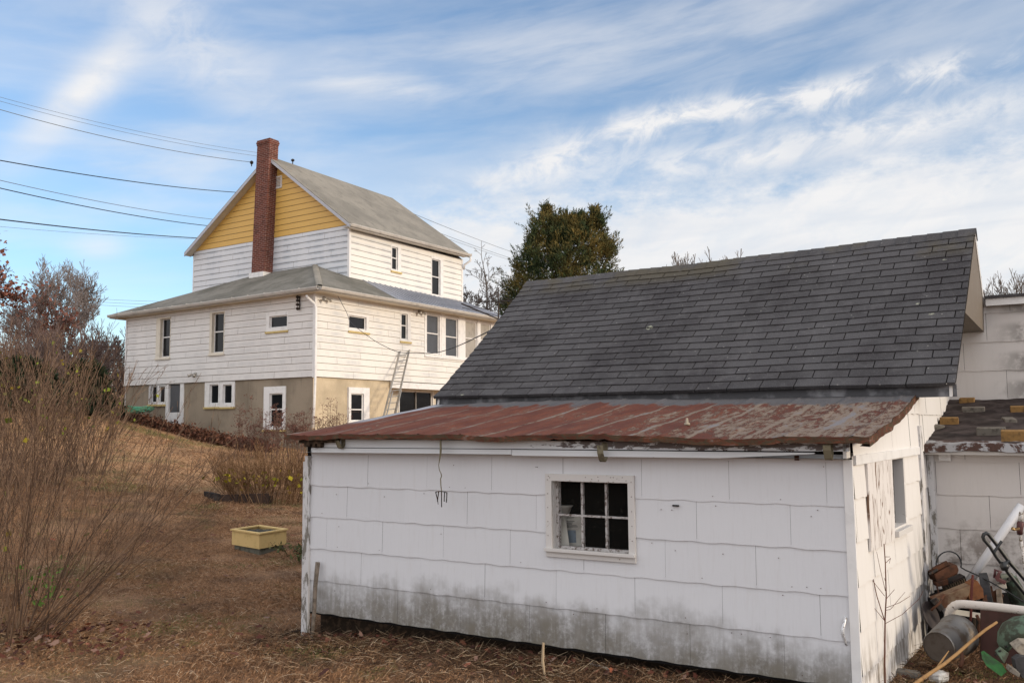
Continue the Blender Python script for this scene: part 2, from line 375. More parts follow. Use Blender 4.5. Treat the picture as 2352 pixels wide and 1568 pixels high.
def stucco(name, base):
    def f(t):
        P = t.pos(); b = t.noise(P, .7, 5, .6); s_ = t.noise(P, 30, 4, .7); z = t.sep(P)[2]
        st = t.noise(t.comb(t.m('MULTIPLY', t.sep(P)[0], 6.), t.m('MULTIPLY', t.sep(P)[1], 6.), t.m('MULTIPLY', z, .7)), 1, 4, .6)
        c = t.mix(t.sm(b, .38, .62), base, tuple(v*.72 for v in base)); c = t.mix(t.m('MULTIPLY', t.sm(s_, .5, .75), .35), c, tuple(v*.5 for v in base))
        c = t.mix(t.m('MULTIPLY', t.sm(st, .55, .75), .4), c, tuple(v*.45 for v in base))
        return {'c': c, 'n': t.bump(s_, .5, .02)}
    return mat(name, f, .92, .1)
M_stuccoL = stucco('grey_stucco', (.30, .25, .19))
M_stuccoR = stucco('tan_stucco', (.56, .465, .33))
def roofm(name, base, base2, ribs=False):
    def f(t):
        P = t.pos(); b = t.noise(P, .55, 5, .65); s_ = t.noise(P, 26, 5, .7); st = t.noise(t.vm('MULTIPLY', P, (1, 1, .3)), 3.2, 5, .65)
        c = t.mix(t.sm(b, .35, .65), base, base2); c = t.mix(t.m('MULTIPLY', t.sm(s_, .4, .75), .4), c, tuple(v*.45 for v in base))
        c = t.mix(t.m('MULTIPLY', t.sm(st, .5, .72), .45), c, tuple(v*.5 for v in base2))
        return {'c': c, 'n': t.bump(s_, .3, .02)}
    return mat(name, f, .9, .15)
M_hroof = roofm('grey_house_shingle', (.27, .25, .215), (.19, .178, .155))
M_lroof = roofm('mossy_grey_shingle', (.20, .19, .168), (.11, .106, .09))
M_metal = simple('blue_grey_roof_metal', (.30, .315, .36), .45, .5, .3, var=.25, sc_=5)
def dshing(t):
    P = t.pos(); isl = t.rnd(); a = t.vm('DOT_PRODUCT', P, tuple(AS)); z = t.sep(P)[2]
    sp = t.noise(P, 150, 2, .6); b = t.noise(P, 1.3, 5, .6); st = t.noise(t.comb(t.m('MULTIPLY', a, 2.2), 0., t.m('MULTIPLY', z, .35)), 1.4, 5, .6)
    c = t.mix(isl, (.050, .048, .050), (.070, .067, .070)); c = t.mix(t.m('MULTIPLY', t.sm(st, .5, .7), .25), c, (.105, .102, .105))
    c = t.mix(t.m('MULTIPLY', t.sm(b, .45, .62), .6), c, (.026, .023, .025)); c = t.mix(t.m('MULTIPLY', t.sm(t.noise(P, 7, 6, .7), .52, .7), .45), c, (.10, .096, .098)); c = t.mix(t.m('MULTIPLY', t.sm(sp, .55, .75), .45), c, (.24, .235, .235))
    vo = t.new('ShaderNodeTexVoronoi'); t.put(vo.inputs['Vector'], t.vm('ADD', P, t.vm('MULTIPLY', t.noise(P, 9, 3, .6, 0, 1), (.1, .1, .1)))); vo.inputs['Scale'].default_value = 2.6
    ln = t.noise(P, 45, 3, .7); rr = t.m('MULTIPLY', t.sep(vo.outputs['Color'])[0], .12)
    m_ = t.m('MULTIPLY', t.sm(t.m('SUBTRACT', t.m('SUBTRACT', rr, .03), vo.outputs['Distance']), -.01, .012), t.sm(ln, .4, .55))
    c = t.mix(m_, c, (.28, .285, .22))
    v2 = t.new('ShaderNodeTexVoronoi'); t.put(v2.inputs['Vector'], P); v2.inputs['Scale'].default_value = 17
    m2 = t.m('MULTIPLY', t.sm(v2.outputs['Distance'], .16, .08), t.m('GREATER_THAN', t.sep(v2.outputs['Color'])[1], .86)); c = t.mix(t.m('MULTIPLY', m2, .7), c, (.26, .25, .23))
    top = t.m('MULTIPLY', t.sm(z, 3.2, 3.42), t.sm(b, .45, .6)); c = t.mix(t.m('MULTIPLY', top, .5), c, (.11, .095, .06))
    return {'c': c, 'n': t.bump(t.m('ADD', sp, t.m('MULTIPLY', t.noise(P, 30, 3), 1.)), .5, .006)}
M_dshing = mat('dark_asphalt_shingle', dshing, .88, .22)
M_black = simple('black_gap', (.012, .011, .011), .95, .1)
def redroof(t):
    P = t.pos(); a = t.vm('DOT_PRODUCT', P, tuple(AS)); n = t.vm('DOT_PRODUCT', P, tuple(NS))
    k = t.m('ABSOLUTE', t.m('SUBTRACT', t.m('FRACT', t.m('DIVIDE', t.m('ADD', a, t.m('MULTIPLY', t.noise(P, 3, 3), .05)), .4)), .5))     # .5 at a seam
    fib = t.noise(t.comb(t.m('MULTIPLY', a, 30.), t.m('MULTIPLY', n, 7.), 0.), 1., 8, .78, .3); md = t.noise(t.comb(t.m('MULTIPLY', a, 4.5), t.m('MULTIPLY', n, 1.6), 3.), 1., 7, .7, .4)
    sp = t.noise(P, 60, 5, .75)
    c = t.mix(t.sm(md, .35, .7), (.095, .030, .019), (.175, .062, .036)); c = t.mix(t.m('MULTIPLY', t.sm(sp, .45, .7), .45), c, (.06, .025, .018))
    wt = t.m('ADD', t.m('MULTIPLY', t.sm(k, .42, .5), .13), t.m('MULTIPLY', t.sm(a, -3.6, -1.0), .10))
    q = t.m('ADD', t.m('ADD', t.m('MULTIPLY', fib, .6), t.m('MULTIPLY', md, .45)), wt)
    m1 = t.sm(q, .585, .625); c = t.mix(t.m('MULTIPLY', m1, .92), c, t.mix(sp, (.10, .075, .055), (.27, .215, .17)))
    m3 = t.m('MULTIPLY', t.sm(q, .675, .71), t.sm(md, .5, .6)); c = t.mix(t.m('MULTIPLY', m3, .9), c, (.17, .165, .175))
    m2 = t.m('MULTIPLY', t.sm(q, .57, .59), t.sm(q, .615, .59)); c = t.mix(t.m('MULTIPLY', m2, .7), c, (.035, .022, .018))
    tar = t.sm(t.m('ADD', n, t.m('MULTIPLY', t.m('SUBTRACT', md, .5), 1.3)), 7.22, 7.34); c = t.mix(tar, c, t.mix(sp, (.05, .048, .05), (.13, .125, .13)))
    lead = t.m('MULTIPLY', t.sm(a, -5.38, -5.52), t.sm(n, 6.2, 6.5)); c = t.mix(lead, c, (.30, .31, .34))
    h = t.m('ADD', t.m('MULTIPLY', m1, .8), t.m('MULTIPLY', sp, .5))
    return {'c': c, 'n': t.bump(h, .6, .008)}
M_redroof = mat('peeling_red_roofing', redroof, .85, .2)
def edge_(t):
    P = t.pos(); n = t.noise(t.vm('MULTIPLY', P, (1, 1, 3)), 5, 7, .7, .3); s_ = t.noise(P, 45, 4, .7)
    c = t.ramp(n, [(.3, (.03, .022, .016)), (.45, (.085, .03, .018)), (.52, (.055, .045, .028)), (.6, (.12, .04, .022)), (.68, (.16, .15, .13)), (.8, (.05, .035, .025))])
    return {'c': c, 'n': t.bump(s_, .5, .01)}
M_edge = mat('rotten_roof_edge', edge_, .9, .15)
M_rot = simple('rotten_wood', (.035, .025, .018), .95, .1, c2=(.09, .06, .04), sc_=20, bumpk=.6)
M_wingroof = simple('curled_brown_roofing', (.022, .016, .015), .9, .2, c2=(.055, .042, .04), sc_=7, bumpk=.5, th=(.4, .65))
M_flash = peel('peeling_roof_flashing', (.30, .30, .31), (.09, .05, .04), 6, .47, .52, (1, 1, 1))
def brickm(name, bands, scalek, mortar, c1, c2):
    def f(t):
        P = t.pos(); u = t.m('ADD', t.vm('DOT_PRODUCT', P, tuple(D1)), t.m('MULTIPLY', t.vm('DOT_PRODUCT', P, tuple(D2)), .82)); z = t.sep(P)[2]
        b = t.new('ShaderNodeTexBrick'); t.put(b.inputs['Vector'], t.comb(u, z, 0.)); b.inputs['Scale'].default_value = 1.0
        b.inputs['Brick Width'].default_value = .215; b.inputs['Row Height'].default_value = .072; b.inputs['Mortar Size'].default_value = .0075; b.inputs['Mortar Smooth'].default_value = .3
        t.put(b.inputs['Color1'], c1); t.put(b.inputs['Color2'], c2); t.put(b.inputs['Mortar'], mortar); b.inputs['Bias'].default_value = -.2
        n = t.noise(P, 5, 5, .65); c = t.mix(t.m('MULTIPLY', t.sm(n, .45, .7), .5), b.outputs[0], (.05, .025, .02))
        return {'c': c, 'n': t.bump(t.m('MULTIPLY', b.outputs['Fac'], -1), .6, .015)}
    return mat(name, f, .9, .15)
M_brick = brickm('red_chimney_brick', 0, 1, (.30, .215, .185), (.155, .048, .032), (.085, .03, .024))
M_glass = mat('dark_window_glass', lambda t: {'c': (.012, .013, .015), 'n': t.bump(t.noise(t.pos(), 1.2, 2), .06, .05)}, .08, .18)
M_screen = simple('grey_insect_screen', (.055, .06, .07), .35, .5, var=.3, sc_=4)
def interior(t):
    P = t.pos(); b = t.noise(P, 3.2, 3, .5); g = t.noise(P, 14, 4, .65)
    c = t.mix(t.sm(b, .4, .65), (.0015, .0013, .0015), (.010, .006, .0045)); return t.mix(t.m('MULTIPLY', t.sm(g, .62, .7), .7), c, (.05, .042, .03))
M_interior = mat('dark_interior', interior, .9, .1)
M_curtain = simple('pale_curtain', (.33, .31, .28), .7, .3, var=.4, sc_=3)
def clearg(t):
    return {'c': (.12, .12, .11), 'a': t.m('ADD', .05, t.m('MULTIPLY', t.sm(t.noise(t.pos(), 9, 5, .7), .55, .9), .08))}
M_clear = mat('dusty_pane', clearg, .08, .5)
M_iron = simple('dark_iron', (.02, .018, .017), .6, .4, .3, c2=(.06, .03, .02), sc_=30)
M_rust = simple('rusty_metal', (.085, .036, .02), .85, .2, .1, c2=(.03, .017, .012), sc_=14, bumpk=.4)
M_galv = simple('galvanised_metal', (.16, .155, .15), .45, .5, .5, c2=(.085, .065, .048), sc_=9, bumpk=.25, th=(.46, .62))
M_oldwood = simple('grey_weathered_wood', (.17, .14, .115), .9, .2, c2=(.085, .07, .055), sc_=18, bumpk=.5)
M_mosswood = simple('mossy_strap', (.17, .15, .10), .8, .2, c2=(.07, .06, .04), sc_=24, bumpk=.4)
M_alum = simple('dull_aluminium', (.36, .34, .31), .45, .5, .5, var=.4, sc_=6)
M_wire = simple('black_cable', (.02, .022, .025), .6, .3)
M_wireg = simple('grey_cable', (.12, .13, .14), .6, .3)
M_paper = simple('faded_paper', (.42, .41, .37), .8, .2, c2=(.32, .31, .28), sc_=8)
M_papertxt = simple('printed_ink', (.06, .06, .07), .8, .2)
M_blue = simple('faded_blue_print', (.16, .20, .24), .8, .2, c2=(.08, .09, .1), sc_=20)
# ------------------------------------------------------------------ wall generator
def course_wall(mb, O, u, nrm, u0, u1, z0, zt, exp, holes=(), tilt=.012, panel=None, gap=.003, step=.3, wave=None, zb=None, zfirst=None, seed=0, minz=None, lap=0.):
    """horizontal courses; zt(uu) top height, zb(uu) lowest height, holes = [(ua,ub,za,zb)]"""
    rg = random.Random(seed); ztf = zt if callable(zt) else (lambda q: zt); k = 0
    zmax = max(ztf(u0+(u1-u0)*i/40) for i in range(41))
    while z0+k*exp < zmax-1e-4:
        za, zc = z0+k*exp, z0+(k+1)*exp; k += 1
        cuts = [u0, u1]
        if panel:
            q = u0-panel+((k*.37+.2) % 1.0)*panel
            while q < u1:
                if u0 < q < u1: cuts.append(q)
                q += panel
        cuts = sorted(cuts)
        for p0, p1 in zip(cuts[:-1], cuts[1:]):
            e0 = p0+(gap/2 if p0 > u0 else 0); e1 = p1-(gap/2 if p1 < u1 else 0); base = rg.uniform(0, .0025) if panel else 0
            br = [e0, e1]; m_ = int((e1-e0)/step)
            br += [e0+(e1-e0)*i/(m_+1) for i in range(1, m_+1)]
            for h in holes: br += [b for b in h[:2] if e0 < b < e1]
            br = sorted(set(round(b, 6) for b in br))
            vs = []; fs = []
            for a, b in zip(br[:-1], br[1:]):
                if b-a < 1e-5: continue
                wa = wave(a, k) if wave else 0; wb = wave(b, k) if wave else 0
                la, lb = za+wa+lap, za+wb+lap
                if zb is not None and max(zb(a), zb(b)) > la-.001:
                    la, lb = max(la, zb(a)), max(lb, zb(b))
                ta, tb = min(zc+(0 if lap else .018), ztf(a)), min(zc+(0 if lap else .018), ztf(b))
                if ta-la < .002 and tb-lb < .002: continue
                ta = max(ta, la); tb = max(tb, lb)
                ivs = [(la, lb, ta, tb)]
                for h in holes:
                    if h[0]-1e-5 <= a and b <= h[1]+1e-5:
                        nw = []
                        for (q0, q1, r0_, r1_) in ivs:
                            if h[3] <= min(q0, q1) or h[2] >= max(r0_, r1_): nw.append((q0, q1, r0_, r1_)); continue
                            if h[2] > max(q0, q1): nw.append((q0, q1, min(h[2], r0_), min(h[2], r1_)))
                            if h[3] < min(r0_, r1_): nw.append((max(h[3], q0), max(h[3], q1), r0_, r1_))
                        ivs = nw
                off = lambda z_: base+tilt*max(0, 1-(z_-za)/exp)+.001
                for (q0, q1, r0_, r1_) in ivs:
                    A = O+u*a+nrm*off(q0)+UZ*q0; B = O+u*b+nrm*off(q1)+UZ*q1; C = O+u*b+nrm*off(r1_)+UZ*r1_; D = O+u*a+nrm*off(r0_)+UZ*r0_
                    n = len(vs); vs += [A, B, C, D]; fs.append((n, n+1, n+2, n+3))
                    if abs(q0-la) < 1e-6:
                        n = len(vs); vs += [A, B, O+u*b-nrm*.002+UZ*q1, O+u*a-nrm*.002+UZ*q0]; fs.append((n+3, n+2, n+1, n))
            if vs:
                # weld so that each shingle is one island
                mp = {}; idx = []; nv = []
                for p in vs:
                    ky = (round(p.x, 5), round(p.y, 5), round(p.z, 5))
                    if ky not in mp: mp[ky] = len(nv); nv.append(p)
                    idx.append(mp[ky])
                ff = [tuple(idx[i] for i in f) for f in fs]; mb.mesh(nv, [f for f in ff if len(set(f)) == 4])
def backing(mb, O, u, nrm, u0, u1, zlo, zt, holes, d=.004, N=None):
    """flat sheet just behind the courses, with the same holes"""
    ztf = zt if callable(zt) else (lambda q: zt); us = {u0, u1}
    n_ = N or (24 if callable(zt) else 1); us |= {u0+(u1-u0)*i/n_ for i in range(n_+1)}
    for h in holes: us |= {h[0], h[1]}
    us = sorted(x_ for x_ in us if u0-1e-6 <= x_ <= u1+1e-6)
    for a, b in zip(us[:-1], us[1:]):
        ivs = [(zlo, None)]
        for h in sorted(holes, key=lambda h: h[2]):
            if h[0]-1e-5 <= a and b <= h[1]+1e-5: ivs[-1] = (ivs[-1][0], h[2]); ivs.append((h[3], None))
        for lo, hi in ivs:
            ta = ztf(a) if hi is None else hi; tb = ztf(b) if hi is None else hi
            if ta <= lo and tb <= lo: continue
            mb.quad(*[O+u*q-nrm*d+UZ*zz for q, zz in ((a, lo), (b, lo), (b, max(tb, lo)), (a, max(ta, lo)))])
def ring(mb, O, u, nrm, out, inn, d0, d1):
    """rectangular ring between two rects (ua,ub,za,zb), from offset d0 (back) to d1 (front)"""
    (a0, a1, z0, z1), (b0, b1, y0, y1) = out, inn
    for (p, q, r_, s_) in ((a0, a1, z0, y0), (a0, a1, y1, z1), (a0, b0, y0, y1), (b1, a1, y0, y1)):
        if q-p > .002 and s_-r_ > .002: mb.box(O+u*p+nrm*d0+UZ*r_, u, UZ, nrm, q-p, s_-r_, d1-d0)
def rect_on(O, u, nrm, x0, y0, x1, y1, lenient=True):
    ym, xm = (y0+y1)/2, (x0+x1)/2
    f = lambda px, py: hit(px, py, O, nrm)-O
    ua, ub = f(x0, ym).dot(u), f(x1, ym).dot(u); za, zb_ = (hit(xm, y1, O, nrm)).z, (hit(xm, y0, O, nrm)).z
    return [min(ua, ub), max(ua, ub), za, zb_]
# ------------------------------------------------------------------ SHED
shed = thing('shed', S(-3.3, 5.69, 0), 'white shingle-sided shed with dark asphalt gable roof and rusty red lean-to roof in the foreground', 'shed')
NF = 5.69; A0, A1 = sa(703, 1250, NF)[0], sa(1962, 1250, NF)[0]
FO = NS*NF; FN = -NS
a_, zc_ = sa(720, 1122, NF)
win_o = [sa(1257, 1190, NF)[0], sa(1461, 1190, NF)[0], sa(1358, 1284, NF)[1], sa(1358, 1089, NF)[1]]
win_i = [sa(1271, 1190, NF)[0], sa(1446, 1190, NF)[0], sa(1358, 1267, NF)[1], sa(1358, 1106, NF)[1]]
EXP = .267; Z0 = sa(1330, 1490, NF)[1]; print('Z0', Z0, sa(740, 1405, NF)[1], sa(1599, 1528, NF)[1], 'gz', gz(-1.3, 7.3), gz(1, 5.9))
wv = lambda q, k: .0026*math.sin(q*2*math.pi/.21+k*1.7)+.002*math.sin(q*2*math.pi/.33+k)
m = MB(); course_wall(m, FO, AS, FN, A0+.055, A1-.04, Z0, 1.49, EXP, [tuple(win_i)], tilt=.009, panel=.612, gap=.0016, step=.035, wave=wv, seed=3)
fwall = m.build('front_wall', M_front, shed)
m = MB(); backing(m, FO, AS, FN, A0, A1, .09, 1.52, [tuple(win_i)]); m.build('wall_sheathing', M_black, shed)
# window of the lean-to
m = MB(); ring(m, FO, AS, FN, win_o, win_i, .002, .026)
m.box(FO+AS*(win_o[0]-.004)+FN*.02+UZ*(win_i[2]-.012), AS, UZ, FN, win_o[1]-win_o[0]+.008, .022, .03)
wf = m.build('window', M_frame, shed, bevel=.002)
m = MB(); ring(m, FO, AS, FN, [win_i[0]-.02, win_i[1]+.02, win_i[2]-.02, win_i[3]+.02], [win_i[0]+.002, win_i[1]-.002, win_i[2]+.002, win_i[3]-.002], -.12, -.002); m.build('window_reveal', M_frame, wf)
m = MB(); gi = [win_i[0]+.022, win_i[1]-.008, win_i[2]+.022, win_i[3]-.008]
ring(m, FO, AS, FN, [win_i[0]+.002, win_i[1]-.002, win_i[2]+.002, win_i[3]-.002], gi, -.075, -.04)
for i in (1, 2):
    q = gi[0]+(gi[1]-gi[0])*i/3; m.box(FO+AS*(q-.008)+FN*-.072+UZ*gi[2], AS, UZ, FN, .016, gi[3]-gi[2], .03)
q = gi[2]+(gi[3]-gi[2])*.48; m.box(FO+AS*gi[0]+FN*-.07+UZ*(q-.007), AS, UZ, FN, gi[1]-gi[0], .014, .026)
m.build('sash', M_sash, wf, bevel=.0015)
for i in range(3):
    for j in range(2):
        m = MB(); ua = gi[0]+(gi[1]-gi[0])*i/3+.008; ub = gi[0]+(gi[1]-gi[0])*(i+1)/3-.008; za = gi[2] if j == 0 else q+.007; zb2 = q-.007 if j == 0 else gi[3]
        m.quad(*[FO+AS*x_+FN*-.058+UZ*z_ for x_, z_ in ((ua, za), (ub, za), (ub, zb2), (ua, zb2))]); m.build('pane', M_clear, wf)
# dark room behind the window
m = MB(); m.box(FO+AS*(win_i[0]-.5)+FN*-1.0+UZ*(win_i[2]-.35), AS, UZ, FN, win_i[1]-win_i[0]+1.0, .95, .878)
m.f = [f for i, f in enumerate(m.f)]; me_i = m
# drop the face nearest the window (offset -.122 plane)
keep = []
for f in m.f:
    c = sum((m.v[i] for i in f), V3((0, 0, 0)))/4
    if abs((c-FO).dot(FN)+.122) > .01: keep.append(f)
m.f = keep; m.mi = [0]*len(keep); m.build('interior', M_interior, shed)
# corner boards
m = MB(); m.box(FO+AS*A0+FN*.001+UZ*-.12, AS, UZ, FN, .058, 1.55, .028); m.box(FO+AS*(A0-.02)+FN*-.03+UZ*-.12, AS, UZ, FN, .02, 1.5, .058)
m.build('corner_board', M_peelpost, shed, bevel=.002)
m = MB(); m.box(FO+AS*(A1-.042)+FN*.001+UZ*-.04, AS, UZ, FN, .055, 1.5, .02); m.build('corner_board', M_trim, shed, bevel=.002)
# dark board added for the shade in the gap under front wall
m = MB(); m.box(FO+AS*(A0+.0)+FN*-.22+UZ*-.3, AS, UZ, FN, A1-A0-.1, .36, .03); m.build('gap_shade_board', M_rot, shed)
# ---- side wall of the lean-to (skewed a little) and gable-end wall
PR = S(A1, NF, 0); PR.z = 0; J = S(-.91, 7.811, 0)
SU = (J-PR).normalized(); SL = (J-PR).length; SN = V3((SU.y, -SU.x, 0))
roofz = lambda n: 1.60+(n-5.49)*(1.92-1.60)/(7.8-5.49)
ply_r = rect_on(PR, SU, SN, 1988, 1062, 2042, 1250); ply_r[2] = hit(2020, 1252, PR, SN).z; ply_r[3] = hit(2012, 1058, PR, SN).z
sw = rect_on(PR, SU, SN, 2044, 1052, 2074, 1200); sw[3] = ply_r[3]+.0; sw[2] = hit(2060, 1215, PR, SN).z
ztop = lambda q: roofz(NF+q*(7.811-NF)/SL)-.055
gb = lambda q: -.02+.06*q/SL
wv2 = lambda q, k: .003*math.sin(q*2*math.pi/.19+k*1.3)+.0015*math.sin(q*21+k)
zb_lo, zb_hi = hit(2022, 1057, PR, SN).z, hit(2022, 1047, PR, SN).z
m = MB(); course_wall(m, PR, SU, SN, .02, SL, -.09, ztop, .262, [tuple(sw)], tilt=.010, panel=.61, gap=.003, step=.03, wave=wv2, seed=5)
m.build('side_wall', M_side, shed)
m = MB(); backing(m, PR, SU, SN, 0, SL, -.1, ztop, [tuple(sw)]); m.build('wall_sheathing', M_black, shed)
m = MB(); m.box(PR+SU*.03+SN*.004+UZ*zb_lo, SU, UZ, SN, SL-.15, (zb_hi-zb_lo)+.03, .022); m.build('drip_board', M_trim, shed, bevel=.002)
m = MB(); m.box(PR+SU*ply_r[0]+SN*.008+UZ*ply_r[2], SU, UZ, SN, sw[0]-ply_r[0]+.0, ply_r[3]-ply_r[2], .014); m.build('plywood_board', M_ply, shed).update_tag()
m = MB(); ring(m, PR, SU, SN, [sw[0]-.0, sw[1]+.035, sw[2]-.05, sw[3]+.02], [sw[0]+.004, sw[1]-.002, sw[2]+.02, sw[3]-.01], -.1, .012)
m.box(PR+SU*(sw[0]-.01)+SN*-.05+UZ*(sw[2]-.035), SU, UZ, SN, sw[1]-sw[0]+.05, .04, .10)
sf = m.build('window', M_frame, shed, bevel=.002)
m = MB(); m.quad(*[PR+SU*x_+SN*-.06+UZ*z_ for x_, z_ in ((sw[0], sw[2]), (sw[1], sw[2]), (sw[1], sw[3]), (sw[0], sw[3]))]); m.build('pane', M_glass, sf)
m = MB(); xq = sw[0]+(sw[1]-sw[0])*.55; m.box(PR+SU*xq+SN*-.055+UZ*sw[2], SU, UZ, SN, .05, sw[3]-sw[2], .02); m.build('sash_stile', M_sash, sf)
m = MB(); m.box(PR+SU*(SL-.09)+SN*.004+UZ*-.1, SU, UZ, SN, .10, 1.75, .02); m.build('corner_board', M_peelpost, shed)
# main gable-end wall beyond the lean-to
GO = J.copy(); GN = AS.copy()
gz_t = lambda q: 1.95 if q < .2 else 1.95+min(q-.1, 4-q)*.6
m = MB(); course_wall(m, GO, NS, GN, 0, 4.02, -.09+.03, lambda q: min(1.98+max(0, min(q, 4.0-q))*.72, 3.35), .30, (), tilt=.010, panel=.61, step=.06, wave=wv2, seed=8)
m.build('gable_wall', M_side, shed)
m = MB(); backing(m, GO, NS, GN, 0, 4.0, -.1, lambda q: min(1.96+max(0, min(q, 4.0-q))*.72, 3.3), ()); m.build('wall_sheathing', M_black, shed)
# ---- main roof ----------------------------------------------------------
nE = 7.66; aR, zE = sa(2196, 879, nE); aL, _z = sa(998, 911, nE); zE = (zE+_z)/2
nR = nE+2.02; aR2, zR1 = sa(2240, 526, nR); aL2, zR2 = sa(1210, 649, nR)
RB = {}
def roofpt(s, tt, lift=0):        # s 0..1 left->right, tt 0 eave..1 ridge
    aa0 = aL+(aR-aL)*s; aa1 = aL2+(aR2-aL2)*s; n = nE+(nR-nE)*tt; zr = zR2+(zR1-zR2)*s
    z_ = zE+(zr-zE)*tt-.05*math.sin(math.pi*tt)*.5-.025*math.sin(math.pi*s)*tt
    z_ += mn.noise(V3((s*5, tt*3, 3.3)))*.012
    p = S(aa0+(aa1-aa0)*tt, n, z_); return p+RUP*lift
RUP = (-NS*(zR1-zE)+UZ*(nR-nE)).normalized()
SLOPE = math.hypot(nR-nE, zR1-zE); ROWS = 21; LEN = aR-aL; TAB = .292
m = MB(); rg = random.Random(11)
for r_ in range(ROWS):
    t0, t1 = r_/ROWS, (r_+1.12)/ROWS; t1 = min(t1, 1.0)
    off = ((r_*.5) % 1.0)*TAB+rg.uniform(-.02, .02); q = -off
    lipw = .026 if r_ == 0 else .0125
    while q < LEN:
        x0, x1 = max(0, q)+.0048, min(LEN, q+TAB)-.0048
        if x1-x0 > .02:
            n_ = 3; vs = []; fs = []; dz = rg.uniform(-.0012, .0022); jit = rg.uniform(-.004, .004)/SLOPE
            for i in range(n_+1):
                s_ = (x0+(x1-x0)*i/n_)/LEN; wob_ = mn.noise(V3((s_*30, r_*3.1, 0)))*.0035/SLOPE+jit
                vs += [roofpt(s_, max(0, t0+wob_)-(.012 if r_ == 0 else 0), -.004), roofpt(s_, max(0, t0+wob_)-(.012 if r_ == 0 else 0), lipw+dz), roofpt(s_, t1, .001+dz)]
            for i in range(n_): b = i*3; fs += [(b, b+3, b+4, b+1), (b+1, b+4, b+5, b+2)]
            fs += [(0, 1, 2), (n_*3+2, n_*3+1, n_*3)]
            m.mesh(vs, fs)
        q += TAB
m.build('main_roof', M_dshing, shed)
m = MB()
for i in range(24):
    for j in range(6):
        s0, s1, t0, t1 = i/24, (i+1)/24, j/6, (j+1)/6; m.quad(roofpt(s0, t0, -.001), roofpt(s1, t0, -.001), roofpt(s1, t1, -.001), roofpt(s0, t1, -.001))
m.build('roof_deck', M_black, shed)
# back slope + deck thickness, rake boards
def backpt(s, q, lift=0):
    p = roofpt(s, 1.0); return p+NS*(2.1*q)+UZ*(-(zR1-zE)*1.0*q+lift)
m = MB()
for i in range(12): m.quad(backpt(i/12, 0, .002), backpt((i+1)/12, 0, .002), backpt((i+1)/12, 1, .002), backpt(i/12, 1, .002))
m.build('back_slope', M_dshing, shed)
m = MB(); CAPN = 36
for i in range(CAPN):   # ridge caps
    s0, s1 = i/CAPN-.001, (i+1)/CAPN+.004; l0, l1 = .016, .009
    for k_ in (0, 1):
        f0 = (lambda s_, l_: roofpt(min(s_, 1.002), 1-.135/SLOPE, l_)) if k_ == 0 else (lambda s_, l_: backpt(min(s_, 1.002), .065, l_))
        a_, b_ = f0(s0, l0), f0(s1, l1); c_, d_ = roofpt(min(s1, 1.002), 1)+UZ*(l1+.004), roofpt(max(0, s0), 1)+UZ*(l0+.004)
        m.quad(a_, b_, c_, d_)
    m.quad(roofpt(max(s0, 0), 1-.135/SLOPE, -.002), roofpt(min(s1, 1.002), 1-.135/SLOPE, -.002), roofpt(min(s1, 1.002), 1-.135/SLOPE, l1), roofpt(max(s0, 0), 1-.135/SLOPE, l0))
m.build('ridge_cap', M_dshing, shed)
for s_ in (0, 1):           # rake boards
    m = MB(); ax0 = AS*(-.03 if s_ else .03); q_ = [roofpt(s_, 0, -.03), roofpt(s_, .5, -.012), roofpt(s_, 1, -.03), roofpt(s_, 1, -.006)-UZ*.13, roofpt(s_, .5, -.006)-UZ*.12, roofpt(s_, 0, -.006)-UZ*.10]
    dx = AS*(-.022 if s_ else .022); m.prism([p+ax0 for p in q_], dx); m.build('rake_board', M_frame, shed); m = MB()
    q_ = [backpt(s_, 0, -.004), backpt(s_, 1, -.004), backpt(s_, 1, -.10), backpt(s_, 0, -.13)]; m.prism(q_, dx); m.build('rake_board', M_frame, shed)
# eave fascia of main roof
m = MB(); m.prism([roofpt(0, 0, -.006)+NS*.02, roofpt(1, 0, -.006)+NS*.02, roofpt(1, 0, -.006)+NS*.02-UZ*.10, roofpt(0, 0, -.006)+NS*.02-UZ*.11], NS*.02)
m.build('eave_fascia', simple('tarred_fascia', (.07, .07, .075), .8, .2, c2=(.2, .2, .21), sc_=5), shed)
m = MB(); m.quad(roofpt(0, 0, -.05)+NS*.03, roofpt(1, 0, -.05)+NS*.03, roofpt(1, 0, -.05)+NS*.22+UZ*.0, roofpt(0, 0, -.05)+NS*.22); m.build('soffit', M_frame, shed)
# boxed gable peak
zb_ = hit(2235, 755, AS*(aR-.03), AS).z; ap = roofpt(1, 1, -.03); X_ = AS*(-.005)
def rk(z_, side):
    tt = (z_-zE)/(zR1-zE); return (roofpt(1, tt, -.02) if side < 0 else backpt(1, 1-tt, -.02))
g0, g1 = rk(zb_, -1), rk(zb_, 1); g0.z = g1.z = zb_
m = MB(); tz = (zb_-zE)/(zR1-zE); fr_ = [roofpt(1, tz+(1-tz)*i/6, -.05) for i in range(7)]; m.prism([g0+X_-RUP*.03]+[p+X_ for p in fr_[1:]]+[g1+X_-UZ*.04], AS*-.20); m.build('gable_peak', stain_mat('peak_board', (.15, .125, .10), 'none'), shed)
